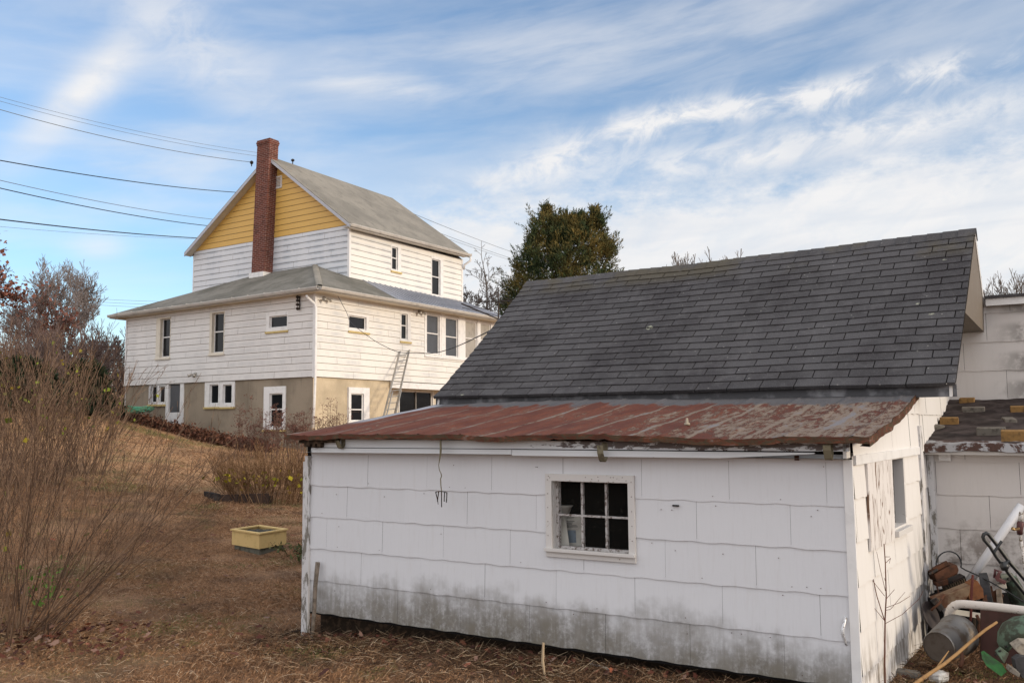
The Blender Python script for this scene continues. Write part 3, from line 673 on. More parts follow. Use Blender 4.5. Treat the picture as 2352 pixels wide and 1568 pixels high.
# ---- lean-to roof ----------------------------------------------------------
a0, a1 = -5.64, -.905; n0, n1 = 5.49, 7.84
def ltz(a, n):
    s_ = (a-a0)/(a1-a0); t_ = (n-n0)/(n1-n0); z_ = 1.605+t_*.325+.012*math.sin(s_*5)-.02*math.sin(math.pi*t_)*s_
    k_ = abs(((a/.4) % 1)-.5)
    z_ += mn.noise(V3((a*1.3, n*1.1, 0)))*.018+mn.noise(V3((a*7, n*3, 4)))*.006+(.010*(1-k_/.06) if k_ < .06 else 0)
    z_ += -.012*mn.noise(V3((a*2.1, 9, 1)))*(1-t_)
    return z_
NA, NN = 260, 60; m = MB(); V = []; F = []
for i in range(NA+1):
    for j in range(NN+1):
        a = a0+(a1-a0)*i/NA; n = n0+(n1-n0)*j/NN
        if j == 0: n += mn.noise(V3((a*6, 0, 2)))*.012
        ee = mn.noise(V3((0, n*5, 7)))*.012 if i == NA else 0
        V.append(S(a+ee, n, ltz(a, n)))
for i in range(NA):
    for j in range(NN): F.append((i*(NN+1)+j, (i+1)*(NN+1)+j, (i+1)*(NN+1)+j+1, i*(NN+1)+j+1))
m.mesh(V, F); lr = m.build('lean_to_roof', M_redroof, shed, smooth=True)
m = MB(); prev = None      # drip edge, front and right
for i in range(121):
    a = a0+(a1-a0)*i/120; z_ = ltz(a, n0); th = .037+mn.noise(V3((a*9, 1, 1)))*.007; nn_ = n0+mn.noise(V3((a*6, 0, 2)))*.012-.004
    cur = (S(a, nn_, z_+.002), S(a, nn_-.004+mn.noise(V3((a*11, 5, 5)))*.006, z_-th), S(a, nn_+.05, z_-th+.006))
    if prev: m.quad(prev[0], prev[1], cur[1], cur[0]); m.quad(prev[1], prev[2], cur[2], cur[1])
    prev = cur
prev = None
for j in range(61):
    n = n0+(n1-n0)*j/60; ee = mn.noise(V3((0, n*5, 7)))*.012; z_ = ltz(a1, n); cur = (S(a1+ee+.004, n, z_+.001), S(a1+ee+.006, n, z_-.055), S(a1+ee-.05, n, z_-.05))
    if prev: m.quad(prev[0], prev[1], cur[1], cur[0]); m.quad(prev[1], prev[2], cur[2], cur[1])
    prev = cur
    
prev = None
for j in range(61):
    n = n0+(n1-n0)*j/60; z_ = ltz(a0, n); cur = (S(a0-.004, n, z_+.001), S(a0-.004, n, z_-.045))
    if prev: m.quad(cur[0], cur[1], prev[1], prev[0])
    prev = cur
m.build('roof_edge', M_edge, shed)
m = MB(); m.quad(S(a0+.02, n0+.03, ltz(a0, n0)-.035), S(a1-.02, n0+.03, ltz(a1, n0)-.035), S(a1-.02, n1, ltz(a1, n1)-.07), S(a0+.02, n1, ltz(a0, n1)-.07)); m.build('roof_boards', M_rot, shed)
# fascia boards: upper full length, lower ends in a taper at the right
nf = 5.575; fz = lambda px, py: sa(px, py, nf)[1]; fa = lambda px: sa(px, 1020, nf)[0]
top = lambda a: ltz(a, n0)-.030; 
xl, xm1, xe, xr = fa(722), fa(1560), fa(1870), fa(1950)
zlo = fz(1200, 1046); zmid = fz(1200, 1031)
m = MB(); q_ = [(xl+.10, zmid), (xr, zmid+.004), (xr, top(xr)), (xl+.24, top(xl+.24)), (xl+.16, top(xl)-.012), (xl+.2, zmid+.06), (xl+.05, zmid+.03), (xl+.02, zmid+.012)]
m.prism([S(a, nf, z_) for a, z_ in q_], NS*.022)
ub_ = m.build('fascia', M_fascia, shed)
m = MB(); zt2 = fz(1870, 1012)
q_ = [(xl-.02, zlo+.003), (-3.4, zlo+.008), (-3.4, zmid-.004), (xl-.03, zmid-.006)]; m.prism([S(a, nf-.006, z_) for a, z_ in q_], NS*.022)
q_ = [(-3.395, zlo), (xm1+.25, zlo+.002), (xm1+.33, zlo+.005), (xe, zmid-.012), (xe, zmid-.005), (-3.395, zmid-.005)]; m.prism([S(a, nf-.006, z_) for a, z_ in q_], NS*.022)
m.build('lower_fascia', M_fascia, shed)
m = MB(); rgx = random.Random(4)      # rotten corner
for k in range(14):
    a = xl-.13+k*.03; zz = top(a)+rgx.uniform(-.005, .005); hh = rgx.uniform(.03, .08)*(1 if k < 9 else .6); m.box(S(a, nf-.05, zz-hh), AS, UZ, NS, .034, hh, .14+rgx.uniform(-.02, .02))
m.build('rotten_rafter_end', M_rot, shed)
m = MB(); m.quad(*[S(a, n, z_) for a, n, z_ in ((A0, nf+.02, zlo+.004), (A1, nf+.02, zlo+.004), (A1, NF, zlo+.004), (A0, NF, zlo+.004))]); m.build('soffit', M_frame, shed)
m = MB(); m.box(S(A1-.02, nf, zlo+.01), AS, UZ, NS, .02, .12, NF-nf); m.build('fascia_return', M_frame, shed)
# gutter brackets
def bracket(px, y0, y1, wpx):
    a, z1 = sa(px, y0, nf-.02); _, z0_ = sa(px, y1, nf-.02); w_ = .022; mm = MB(); w_ = .045
    pts = [(nf-.002, z1), (nf-.002, z0_+.03), (nf-.03, z0_), (nf-.045, z0_+.008), (nf-.075, z0_+.06), (nf-.08, z1-.02)]
    for p, q_ in zip(pts[:-1], pts[1:]): 
        d_ = V3((0, 0, 0)); mm.prism([S(a-w_/2, p[0], p[1]), S(a+w_/2, p[0], p[1]), S(a+w_/2, q_[0], q_[1]), S(a-w_/2, q_[0], q_[1])], NS*.004+UZ*.003)
    return mm.build('gutter_bracket', M_mosswood, shed)
bracket(1386, 1016, 1060, 12); bracket(1903, 1014, 1056, 18); bracket(785, 1006, 1030, 8)
# wing (right): wall, roof, tall block
WN = 8.19; WO = NS*WN; wa0 = -.90; wz = 1.49
zWt = sa(2250, 1033, WN)[1]
m = MB(); course_wall(m, WO, AS, FN, wa0+.03, 2.6, -.02+.0, zWt+.03, .274, (), tilt=.010, panel=.61, gap=.003, step=.04, wave=wv, seed=9); m.build('wing_wall', M_wing, shed)
m = MB(); backing(m, WO, AS, FN, wa0, 2.6, -.2, zWt, ()); m.build('wall_sheathing', M_black, shed)
m = MB(); m.box(WO+AS*(wa0+.002)+FN*.003+UZ*-.1, AS, UZ, FN, .05, zWt+.06, .03); m.build('corner_board', M_peelpost, shed)
TN = 10.45; zTt = sa(2300, 684, TN)[1]
m = MB(); course_wall(m, NS*TN, AS, FN, -.93, 3.4, 1.6, zTt+.02, .30, (), tilt=.010, panel=.61, gap=.003, step=.05, wave=wv, seed=13); m.build('upper_wall', M_tall, shed)
m = MB(); backing(m, NS*TN, AS, FN, -.93, 3.4, 0, zTt, ()); m.build('wall_sheathing', M_black, shed)
m = MB(); aT = sa(2262, 684, TN)[0]; m.box(S(aT-.0, TN-.12, zTt-.01), AS, UZ, NS, 4, .03, 3.0); m.build('upper_roof', M_dshing, shed)
m = MB(); m.box(S(aT+.01, TN-.10, zTt-.085), AS, UZ, NS, 4, .073, .02); m.build('upper_fascia', M_trim, shed)
# wing roof: wrinkled brown roofing
zW1 = sa(2260, 916, TN)[1]
def wrz(a, n):
    t_ = (n-8.02)/(TN-8.02); return zWt+.035+(zW1-zWt-.03)*t_+mn.noise(V3((a*1.2, n*5.5, 1)))*.035+.012*mn.noise(V3((a*6, n*9, 3)))-.03*math.sin(math.pi*t_)
m = MB(); V = []; F = []; NA, NN = 110, 90
for i in range(NA+1):
    for j in range(NN+1):
        a = -.92+3.6*i/NA; n = 8.02+(TN-8.02)*j/NN; V.append(S(a, n, wrz(a, n)))
for i in range(NA):
    for j in range(NN): F.append((i*(NN+1)+j, (i+1)*(NN+1)+j, (i+1)*(NN+1)+j+1, i*(NN+1)+j+1))
m.mesh(V, F); m.build('wing_roof', M_wingroof, shed, smooth=True)
m = MB(); prev = None
for i in range(81):
    a = -.93+3.6*i/80; z_ = wrz(max(a, -.92), 8.02)+.004; cur = (S(a, 8.24+.03*mn.noise(V3((a*4, 2, 2))), wrz(max(a, -.92), 8.24)+.012), S(a, 8.02, z_+.006), S(a, 8.005, z_-.055+.012*mn.noise(V3((a*9, 0, 0)))), S(a, 8.03, z_-.06))
    if prev:
        for k in range(3): m.quad(prev[k], prev[k+1], cur[k+1], cur[k])
    prev = cur
m.build('roof_flashing', M_flash, shed)
m = MB(); m.box(S(-.9, 8.04, zWt-.035), AS, UZ, NS, 3.4, .06, .15); m.build('wing_fascia', M_frame, shed)
m = MB(); m.box(S(sa(2170, 1042, 8.18)[0]-.045, 8.15, sa(2170, 1058, 8.18)[1]), AS, UZ, NS, .09, .10, .035); m.build('mounting_block', M_trim, shed, bevel=.003)
# back and left walls so that the shed is closed
m = MB(); La = aL+.10
m.quad(S(La, 7.81, -.2), S(La, 11.7, -.2), S(La, 11.7, 1.95), S(La, 7.81, 1.95)); m.poly([S(La, 7.81, 1.95), S(La, 11.7, 1.95), S(La, (7.81+11.7)/2, 3.3)])
m.quad(S(La, 11.75, -.2), S(-.91, 11.75, -.2), S(-.91, 11.75, 1.95), S(La, 11.75, 1.95)); m.quad(S(A0, NF+.02, .08), S(A0, 7.81, .08), S(A0, 7.81, 1.85), S(A0, NF+.02, 1.58))
m.quad(S(A0, 7.84, -.2), S(-.9, 7.84, -.2), S(-.9, 7.84, 1.99), S(A0, 7.84, 1.99)); m.build('rear_wall', M_side, shed)
# ------------------------------------------------------------------ HOUSE
house = thing('house', (K.x, K.y, gz(K.x, K.y)), 'white two-storey farmhouse with grey roofs, yellow gable and brick chimney up the slope', 'house')
zS = K.z                                                     # bottom of the metal siding
KO = V3((K.x, K.y, 0)); S1, S2 = 3.01, 1.30
tL = (hit(290, 800, KO, NL)-KO).dot(D1)                      # length of the shaded lower facade
EO1, EO2 = .55, .38                                          # eave overhangs: right, left facade
zE_ = atY(733, 656, (KO-D1*EO1-D2*EO2).y).z
LW = 10.75
zC = atY(800, 636, (Hh(S2, S1, 0)).y).z; zH = atY(730, 609, Hh(S1, S1, 0).y).z
eaveTop = zE_-.13; E2z = atY(1137, 733, Hh(-.55, LW+.35, 0).y).z; print('eave', zE_, E2z)
def win_parts(parent, O, u, nrm, outer, pane, mid=None, sill=None, glass=None, depth=.07, mats=None, name='window'):
    o = outer; i = pane
    m = MB(); mt = mats or M_trim
    ring(m, O, u, nrm, o, i, -depth, .022); wn = m.build(name, mt, parent)
    sw_ = .035; g = [i[0]+sw_, i[1]-sw_, i[2]+sw_, i[3]-sw_]
    m = MB(); ring(m, O, u, nrm, i, g, -depth, -depth+.03)
    if mid is not None: m.box(O+u*g[0]+nrm*(-depth)+UZ*(mid-.02), u, UZ, nrm, g[1]-g[0], .04, .035)
    m.build('sash', M_trim, wn)
    m = MB(); m.quad(*[O+u*x_+nrm*(-depth+.008)+UZ*z_ for x_, z_ in ((g[0], g[2]), (g[1], g[2]), (g[1], g[3]), (g[0], g[3]))]); m.build('pane', glass or M_glass, wn)
    if sill:
        m = MB(); m.box(O+u*(o[0]-.02)+nrm*.0+UZ*(o[2]-.065), u, UZ, nrm, o[1]-o[0]+.04, .062, .06); m.build('sill', sill, wn)
    return wn
zx = lambda X: 235.2+.26405*X; zy = lambda Y: 602.1+.26405*Y          # zoom grids used while measuring
rx = lambda X: 696.2+.22796*X; ry3 = lambda Y: 470.4+.22796*Y; ry4 = lambda Y: 658.6+.22796*Y
def WL(o, p, mid=None, sill=None, **k):
    O_ = rect_on(KO, D1, NL, zx(o[0]), zy(o[1]), zx(o[2]), zy(o[3])); P_ = rect_on(KO, D1, NL, zx(p[0]), zy(p[1]), zx(p[2]), zy(p[3]))
    return dict(o=O_, p=P_, mid=None if mid is None else hit(zx((p[0]+p[2])/2), zy(mid), KO, NL).z, sill=sill, **k)
def WR(o, p, mid=None, sill=None, ry=ry3, O=KO, **k):
    O_ = rect_on(O, D2, NR, rx(o[0]), ry(o[1]), rx(o[2]), ry(o[3])); P_ = rect_on(O, D2, NR, rx(p[0]), ry(p[1]), rx(p[2]), ry(p[3]))
    return dict(o=O_, p=P_, mid=None if mid is None else hit(rx((p[0]+p[2])/2), ry(mid), O, NR).z, sill=sill, **k)
def grow(d, up_=False):   # keep the pane inside its opening
    o, p = d['o'], d['p']; 
    if not up_ and o[3] > eaveTop-.04 and o[2] < eaveTop-.4: o[3] = eaveTop-.04; p[3] = min(p[3], o[3]-.04); d['mid'] = d['mid']
    p[0] = max(p[0], o[0]+.02); p[1] = min(p[1], o[1]-.02); p[2] = max(p[2], o[2]+.03); p[3] = min(p[3], o[3]-.02); return d
LWs = [grow(WL((470, 482, 594, 832), (505, 490, 592, 828), 650, M_cream, mats=M_cream, depth=.12)), grow(WL((935, 432, 1062, 795), (955, 440, 1060, 785), 602, M_cream, mats=M_cream, depth=.12)),
       grow(WL((1428, 435, 1616, 598), (1456, 465, 1610, 568), None, M_ysill))]
LBs = [grow(WL((398, 1065, 472, 1236), (416, 1075, 466, 1222), None, M_ysill, mats=M_peelpost)), grow(WL((474, 1065, 545, 1236), (484, 1075, 538, 1222), None, M_ysill)), grow(WL((885, 1035, 1012, 1258), (926, 1062, 1004, 1230), None, M_ysill)), grow(WL((1014, 1035, 1145, 1258), (1042, 1062, 1120, 1230), None, M_ysill)),
       grow(WL((1397, 1080, 1587, 1455), (1446, 1140, 1560, 1432), 1278, M_ysill))]
RWs = [grow(WR((455, 1108, 660, 1278), (458, 1122, 634, 1252), None, M_ysill)), grow(WR((975, 1062, 1080, 1376), (986, 1096, 1050, 1355), 1215, M_ysill)),
       grow(WR((1235, 1095, 1388, 1508), (1243, 1108, 1372, 1500), 1295, None, glass=M_screen)), grow(WR((1425, 1128, 1566, 1536), (1433, 1142, 1558, 1528), 1330, None, glass=M_screen)),
       grow(WR((1625, 1160, 1758, 1560), (1632, 1168, 1752, 1550), 1345, None, glass=M_curtain)), grow(WR((1780, 1190, 1900, 1560), (1786, 1196, 1890, 1550), 1365, None, glass=M_curtain))]
RB_ = [grow(WR((455, 1014, 665, 1370), (480, 1074, 608, 1350), 1235, None, ry=ry4))]
UO = Hh(S2, 0, 0)
UWs = [grow(WR((884, 398, 984, 672), (892, 426, 952, 655), 535, M_ysill, O=UO), True), grow(WR((1289, 522, 1410, 930), (1295, 550, 1380, 908), 725, M_ysill, O=UO), True)]
zTop = lambda q: eaveTop
# lower siding
m = MB(); course_wall(m, KO, D1, NL, .07, tL, zS, eaveTop, .225, [tuple(d['o']) for d in LWs], tilt=.018, step=2.0, seed=1, panel=3.1, gap=.008, lap=.013); m.build('siding', M_sidingL, house)
eT = lambda q: eaveTop+max(0., E2z-zE_)*q/LW
m = MB(); course_wall(m, KO, D2, NR, .07, LW, zS, eT, .225, [tuple(d['o']) for d in RWs], tilt=.018, step=2.0, seed=2, panel=3.1, gap=.008, lap=.013); m.build('siding', M_sidingR, house)
for wd in LWs: win_parts(house, KO, D1, NL, wd['o'], wd['p'], wd['mid'], wd['sill'], wd.get('glass'), wd.get('depth', .07), wd.get('mats'))
for wd in RWs+RB_: win_parts(house, KO, D2, NR, wd['o'], wd['p'], wd['mid'], wd['sill'], wd.get('glass'), wd.get('depth', .07), wd.get('mats'))
for wd in UWs: win_parts(house, UO, D2, NR, wd['o'], wd['p'], wd['mid'], wd['sill'])
M_lapshade = simple('lap_shade_backing', (.21, .17, .13), .9, .1)  # brown seen through the course gaps stands in for shade under each lap
m = MB(); backing(m, KO, D1, NL, 0, tL, zS, eaveTop, [tuple(d['o']) for d in LWs], d=.006); backing(m, KO, D2, NR, 0, LW, zS, eT, [tuple(d['o']) for d in RWs], d=.006); m.build('wall_sheathing', M_lapshade, house)
# porch window surround
pw = RWs[2:]; m = MB(); zb_, zt_ = pw[0]['o'][2]-.07, pw[0]['o'][3]+.05
m.box(KO+D2*(pw[0]['o'][0]-.10)+NR*.002+UZ*(zb_-.05), D2, UZ, NR, LW-pw[0]['o'][0]+.1, .07, .06)
for i in range(len(pw)-1):
    a_, b_ = pw[i]['o'][1]+.0, pw[i+1]['o'][0]-.0
    if b_-a_ > .02: m.box(KO+D2*a_+NR*.0+UZ*zb_, D2, UZ, NR, b_-a_, zt_-zb_, .03)
m.box(KO+D2*(pw[0]['o'][0]-.10)+NR*.0+UZ*zb_, D2, UZ, NR, .095, zt_-zb_, .03)
m.box(KO+D2*(pw[-1]['o'][1]+.003)+NR*.0+UZ*zb_, D2, UZ, NR, max(.05, LW-pw[-1]['o'][1]-.01), zt_-zb_, .03); m.build('porch_trim', M_trim, house)
# corner posts
def corner(P, z0, z1, name='corner_trim'):
    m = MB(); 
    m.box(P+NL*.0+NR*.0+UZ*z0-D1*.025-D2*.025, D1, D2, UZ, .10, .10, z1-z0); return m.build(name, M_trim, house)
corner(KO, zS-.02, eaveTop); 
m = MB(); m.box(Hh(tL, 0, zS)+NL*.02-D1*.04, D1, UZ, NL, .07, eaveTop-zS, .01); m.build('corner_trim', M_trim, house)
# foundation
zG = gz(K.x, K.y)-1.2; zz_ = zS-.0
door_o = rect_on(KO, D1, NL, zx(545), zy(1040), zx(700), zy(1400)); door_p = rect_on(KO, D1, NL, zx(566), zy(1060), zx(668), zy(1400))
gzoor = gz(*(KO+D1*((door_o[0]+door_o[1])/2)).xy)
m = MB(); backing(m, KO, D1, NL, .0, tL-.0, zG, zz_, [tuple(d['o']) for d in LBs]+[(door_o[0], door_o[1], zG-1, door_o[3])], d=.05); m.build('foundation', M_stuccoL, house)
zPor = ry4(960)
porch_s = (hit(rx(880), ry4(1000), KO, NR)-KO).dot(D2)
m = MB(); backing(m, KO, D2, NR, 0, porch_s, zG, zz_, [tuple(d['o']) for d in RB_], d=.05); 
m.quad(KO+D2*porch_s-NR*.05+UZ*zG, KO+D2*porch_s-NR*1.2+UZ*zG, KO+D2*porch_s-NR*1.2+UZ*zz_, KO+D2*porch_s-NR*.05+UZ*zz_); m.build('foundation', M_stuccoR, house)
for wd in LBs: win_parts(house, KO-NL*.04, D1, NL, wd['o'], wd['p'], wd['mid'], wd['sill'], wd.get('glass'), .07, wd.get('mats'))
# door
m = MB(); ring(m, KO, D1, NL, [door_o[0], door_o[1], gzoor-.2, door_o[3]], [door_p[0], door_p[1], gzoor-.2, door_p[3]], -.12, -.02); dr = m.build('door', M_trim, house)
zk = hit(zx(615), zy(1305), KO, NL).z
m = MB(); m.box(KO+D1*door_p[0]-NL*.11+UZ*(gzoor-.3), D1, UZ, NL, door_p[1]-door_p[0], zk-gzoor+.3, .03); 
for k in range(2): m.box(KO+D1*(door_p[0]+.12)-NL*.082+UZ*(gzoor+.1+k*.3), D1, UZ, NL, door_p[1]-door_p[0]-.24, .22, .008)
m.build('kick_panel', M_trim, dr)
m = MB(); m.box(KO+D1*(door_p[0]+.04)-NL*.10+UZ*zk, D1, UZ, NL, door_p[1]-door_p[0]-.08, door_p[3]-zk-.03, .01); m.build('screen', M_screen, dr)
m = MB(); m.box(KO+D1*(door_p[0]+.02)-NL*.08+UZ*(zk+.02), D1, UZ, NL, .03, .12, .04); m.build('handle', M_iron, dr)
# open basement porch at the right
m = MB(); m.box(KO+D2*porch_s+NR*.0+UZ*(zz_-.24), D2, UZ, NR, LW-porch_s, .22, .05); m.build('porch_beam', M_trim, house)
PB = KO-NR*.9
po = [porch_s, LW, zG, zz_]; pwn = rect_on(PB, D2, NR, rx(960), ry4(1042), rx(1310), ry4(1300))
m = MB(); backing(m, PB, D2, NR, porch_s-.3, LW, zG, zz_, [tuple(pwn)]); m.build('porch_wall', M_cream, house)
win_parts(house, PB, D2, NR, pwn, [pwn[0]+.05, pwn[1]-.05, pwn[2]+.05, pwn[3]-.04])
xm_ = (hit(rx(1140), ry4(1160), PB, NR)-PB).dot(D2); m = MB(); m.box(PB+D2*(xm_-.02)-NR*.06+UZ*pwn[2], D2, UZ, NR, .04, pwn[3]-pwn[2], .05); m.build('window_mullion', M_alum, house)
m = MB(); m.quad(KO+D2*porch_s+UZ*(zz_-.02), KO+D2*LW+UZ*(zz_-.02), KO+D2*LW-NR*1+UZ*(zz_-.02), KO+D2*porch_s-NR*1+UZ*(zz_-.02)); m.build('porch_ceiling', M_trim, house)
# lower hip roof: shingles in front, metal further back on the right
E = Hh(-EO1, -EO2, zE_); E3 = Hh(tL+.57, -EO2, 0); E3.z = atY(250, 723, E3.y).z
H1 = Hh(S1, S1, zH); H2p = hit(592, 630, Hh(0, S1, 0), NL); H2 = V3((H2p.x, H2p.y, H2p.z))
Cb = Hh(S2, S1, zC); uL = (hit(445, 620, Hh(0, S1, 0), NL)-Hh(0, S1, 0)).dot(D1)
s_e = LW+.1; E2 = Hh(-EO1, LW+.35, 0); E2.z = atY(1137, 733, E2.y).z
Cf = Hh(S2, S1+7.18+.4, 0); Cf.z = atY(1057.5, 694, Hh(S2, S1+7.18, 0).y).z
def roof_sheet(name, polys, mt, th=.10, parent=house):
    m = MB()
    for p in polys:
        m.poly(p); m.poly([q-UZ*th for q in reversed(p)])
        for a_, b_ in zip(p, p[1:]+p[:1]): m.quad(a_, a_-UZ*th, b_-UZ*th, b_)
    return m.build(name, mt, parent)
def sub(a_, b_, n): return [a_+(b_-a_)*i/n for i in range(n+1)]
LB_ = V3((E3.x, E3.y, E3.z))+D2*(S1+6)
roof_sheet('lower_roof', [[E3, E, H1, H2]], M_lroof); roof_sheet('lower_roof', [[LB_, E3, H2, H2+D2*3]], M_lroof)
# right slope: shingle part up to about px 955 on the eave, then metal
tsp = .36; Es = E+(E2-E)*tsp; Cs = Cb+(Cf-Cb)*.14
def up_(p): return p
qs = hit(rx(955), ry3(955), KO-D1*EO1+UZ*0, NR); fr = (qs-E).dot(D2)/(E2-E).dot(D2); Es = E+(E2-E)*fr; qc = hit(rx(600), ry3(790), UO, NR); fc = max(.02, (qc-Cb).dot(D2)/(Cf-Cb).dot(D2)); Cs = Cb+(Cf-Cb)*fc
roof_sheet('lower_roof', [[E, Es, Cs, Cb, H1]], M_lroof)
mr = roof_sheet('metal_roof', [[Es, E2, Cf, Cs]], M_metal)
m = MB(); NRb = 22
for i in range(NRb+1):
    f = i/NRb; a_ = Es+(E2-Es)*f; b_ = Cs+(Cf-Cs)*f; m.tube([a_+UZ*.006, b_+UZ*.006], .022, 5, False)
m.build('roof_rib', M_metal, mr)
# hip cap
m = MB(); m.tube([E+UZ*.0, H1+UZ*.0], .11, 8, False, flat=.4); m.build('hip_cap', M_hroof, house)
# gutters & fascia & soffit
def gutter(a_, b_, nrm, name='gutter'):
    m = MB(); d_ = (b_-a_); L = d_.length; d_.normalize()
    prof = [(0, 0), (0, -.08), (.03, -.10), (.08, -.10), (.10, -.05), (.11, -.035), (.11, 0), (.10, 0), (.09, -.035), (.075, -.08), (.02, -.08), (.01, 0)]
    m.prism([a_+nrm*p+UZ*(q_-.02) for p, q_ in prof], b_-a_)
    k = 0
    while k*.8 < L: m.box(a_+d_*(k*.8)+nrm*.0+UZ*-.012, d_, nrm, UZ, .015, .115, .012); k += 1
    return m.build(name, M_gutter, house)
gutter(E+D1*.02+UZ*.0, E3, -D2); gutter(E2, E, -D1)
m = MB(); m.quad(E-UZ*.14, E3-UZ*.14, E3-UZ*.14+D2*EO2, E+D2*EO2-UZ*.14+D1*0); m.quad(E-UZ*.142, E-UZ*.142+D1*EO1, E2-UZ*.142+D1*EO1, E2-UZ*.142)
m.quad(E3-UZ*.15, LB_-UZ*.15, LB_-UZ*.15-D1*.6, E3-UZ*.15-D1*.6); m.build('soffit', M_cream, house)
m = MB(); m.prism([E-UZ*.02, E3-UZ*.02, E3-UZ*.15, E-UZ*.15], D2*.03); m.prism([E-UZ*.02, E2-UZ*.02, E2-UZ*.15, E-UZ*.15], D1*.03); m.build('fascia', M_gutter, house)
# upper block --------------------------------------------------------------
GP = Hh(0, S1, 0); p_r = .35
zYel = hit((235.2+.26405*2130), (301.1+.26405*820), GP, NL).z
GPo = Hh(0, S1-p_r, 0)
apx = hit(613.6, 357, GPo, NL); reR = hit(803, 512, GPo, NL); reL = hit(423, 580, GPo, NL)
uA, uR_, uL_ = [(p-GPo).dot(D1) for p in (apx, reR, reL)]
zAp, zRe, zLe = apx.z, reR.z, reL.z
def rake(q): return (zRe+(zAp-zRe)*(q-uR_)/(uA-uR_) if q < uA else zLe+(zAp-zLe)*(uL_-q)/(uL_-uA))-.06
m = MB(); course_wall(m, GP, D1, NL, S2+.05, uL, zC-1.4, lambda q: zYel, .225, (), tilt=.018, step=.6, seed=4, panel=3.1, gap=.008, lap=.013); m.build('upper_siding', M_sidingU, house)
m = MB(); course_wall(m, GP+NL*.004, D1, NL, S2+.02, uL, zYel, rake, .225, (), tilt=.018, step=.15, seed=5, lap=.013); m.build('gable_siding', M_yellow, house)
m = MB(); UL = Hh(S2, S1, 0); course_wall(m, UL, D2, NR, .05, 7.18, zC-1.2, zRe-.12, .225, [(d['o'][0]-S1, d['o'][1]-S1, d['o'][2], d['o'][3]) for d in UWs], tilt=.018, step=2, seed=6, lap=.013); m.build('upper_siding', M_sidingR, house)
m = MB(); backing(m, GP, D1, NL, S2, uL, zC-1.4, rake, (), d=.006); backing(m, UL, D2, NR, 0, 7.18, zC-1.2, zRe-.12, [(d['o'][0]-S1, d['o'][1]-S1, d['o'][2], d['o'][3]) for d in UWs], d=.006); m.build('wall_sheathing', M_lapshade, house)
corner(UL, zC-.6, zRe-.1); corner(Hh(S2, S1+7.14, 0), zC-.9, zRe-.1)
m = MB(); m.box(Hh(uL-.03, S1, zC-1)+NL*.0, D1, UZ, NL, .06, zLe-zC+.9, .02); m.build('corner_trim', M_trim, house)
m = MB(); bl = Hh(uL, S1, 0); m.quad(bl+UZ*(zC-1.5), bl+D2*7.2+UZ*(zC-1.5), bl+D2*7.2+UZ*zLe, bl+UZ*zLe)   # far-left side and back
bb = UL+D2*7.18; m.poly([bb+UZ*(zC-1.5), bl+D2*7.18+UZ*(zC-1.5), bl+D2*7.18+UZ*zLe, Hh(uA, S1+7.18, zAp-.1), bb+UZ*(zRe-.1)])
m.quad(Hh(tL, 0, zG), Hh(tL, LW, zG), Hh(tL, LW, eaveTop), Hh(tL, 0, eaveTop)); m.quad(Hh(0, LW, zG), Hh(tL, LW, zG), Hh(tL, LW, eaveTop), Hh(0, LW, eaveTop)); m.build('rear_wall', M_sidingL, house)
# upper roof
farA = hit(887, 450, Hh(uA, 0, 0), NR); LR = (farA-Hh(uA, S1-p_r, 0)).dot(D2)
Rr = Hh(uR_, S1-p_r, zRe); Ra = Hh(uA, S1-p_r, zAp); Rl = Hh(uL_, S1-p_r, zLe)
fE = Hh(uR_, 0, 0); fz_ = hit(1078, 583, fE, NR); LR2 = (fz_-Rr).dot(D2); Rrf = V3((Rr.x, Rr.y, 0))+D2*LR2; Rrf.z = fz_.z; Raf = V3((Ra.x, Ra.y, 0))+D2*LR2; Raf.z = farA.z
roof_sheet('upper_roof', [[Rr, Rrf, Raf, Ra]], M_hroof, .09); roof_sheet('upper_roof', [[Rl+D2*LR2, Rl, Ra, Raf]], M_hroof, .09)
m = MB(); dn = UZ*-.16; ft = .035
for a_, b_ in ((Rr, Ra), (Ra, Rl)):
    m.prism([a_+NL*.004-UZ*.03, b_+NL*.004-UZ*.03, b_+dn+NL*.004, a_+dn+NL*.004], NL*-ft)
m.build('rake_board', simple('blue_grey_trim', (.42, .43, .47), .6, var=.2), house)
m = MB(); m.quad(Rr+dn*.8, Ra+dn*.8, Ra+dn*.8+D2*p_r, Rr+dn*.8+D2*p_r); m.quad(Ra+dn*.8, Rl+dn*.8, Rl+dn*.8+D2*p_r, Ra+dn*.8+D2*p_r)
m.quad(Rr+dn*.75, Rrf+dn*.75, Rrf+dn*.75+D1*(S2-uR_), Rr+dn*.75+D1*(S2-uR_)); m.build('soffit', M_cream, house)
m = MB(); m.prism([Rr-UZ*.02, Rrf-UZ*.02, Rrf-UZ*.16, Rr-UZ*.16], D1*.03); m.build('fascia', M_gutter, house)
gutter(Rrf+D2*.05, Rr-D2*.02, -D1)
m = MB(); c_ = Rrf-D2*.0; m.tube([c_+UZ*-.14-D1*.06, c_+UZ*-.3-D1*.06, c_+UZ*-.48+D1*.2-D2*.1, Hh(S2-.05, S1+7.25, c_.z-.65)], .045, 8); m.build('downspout', M_trim, house, smooth=True)
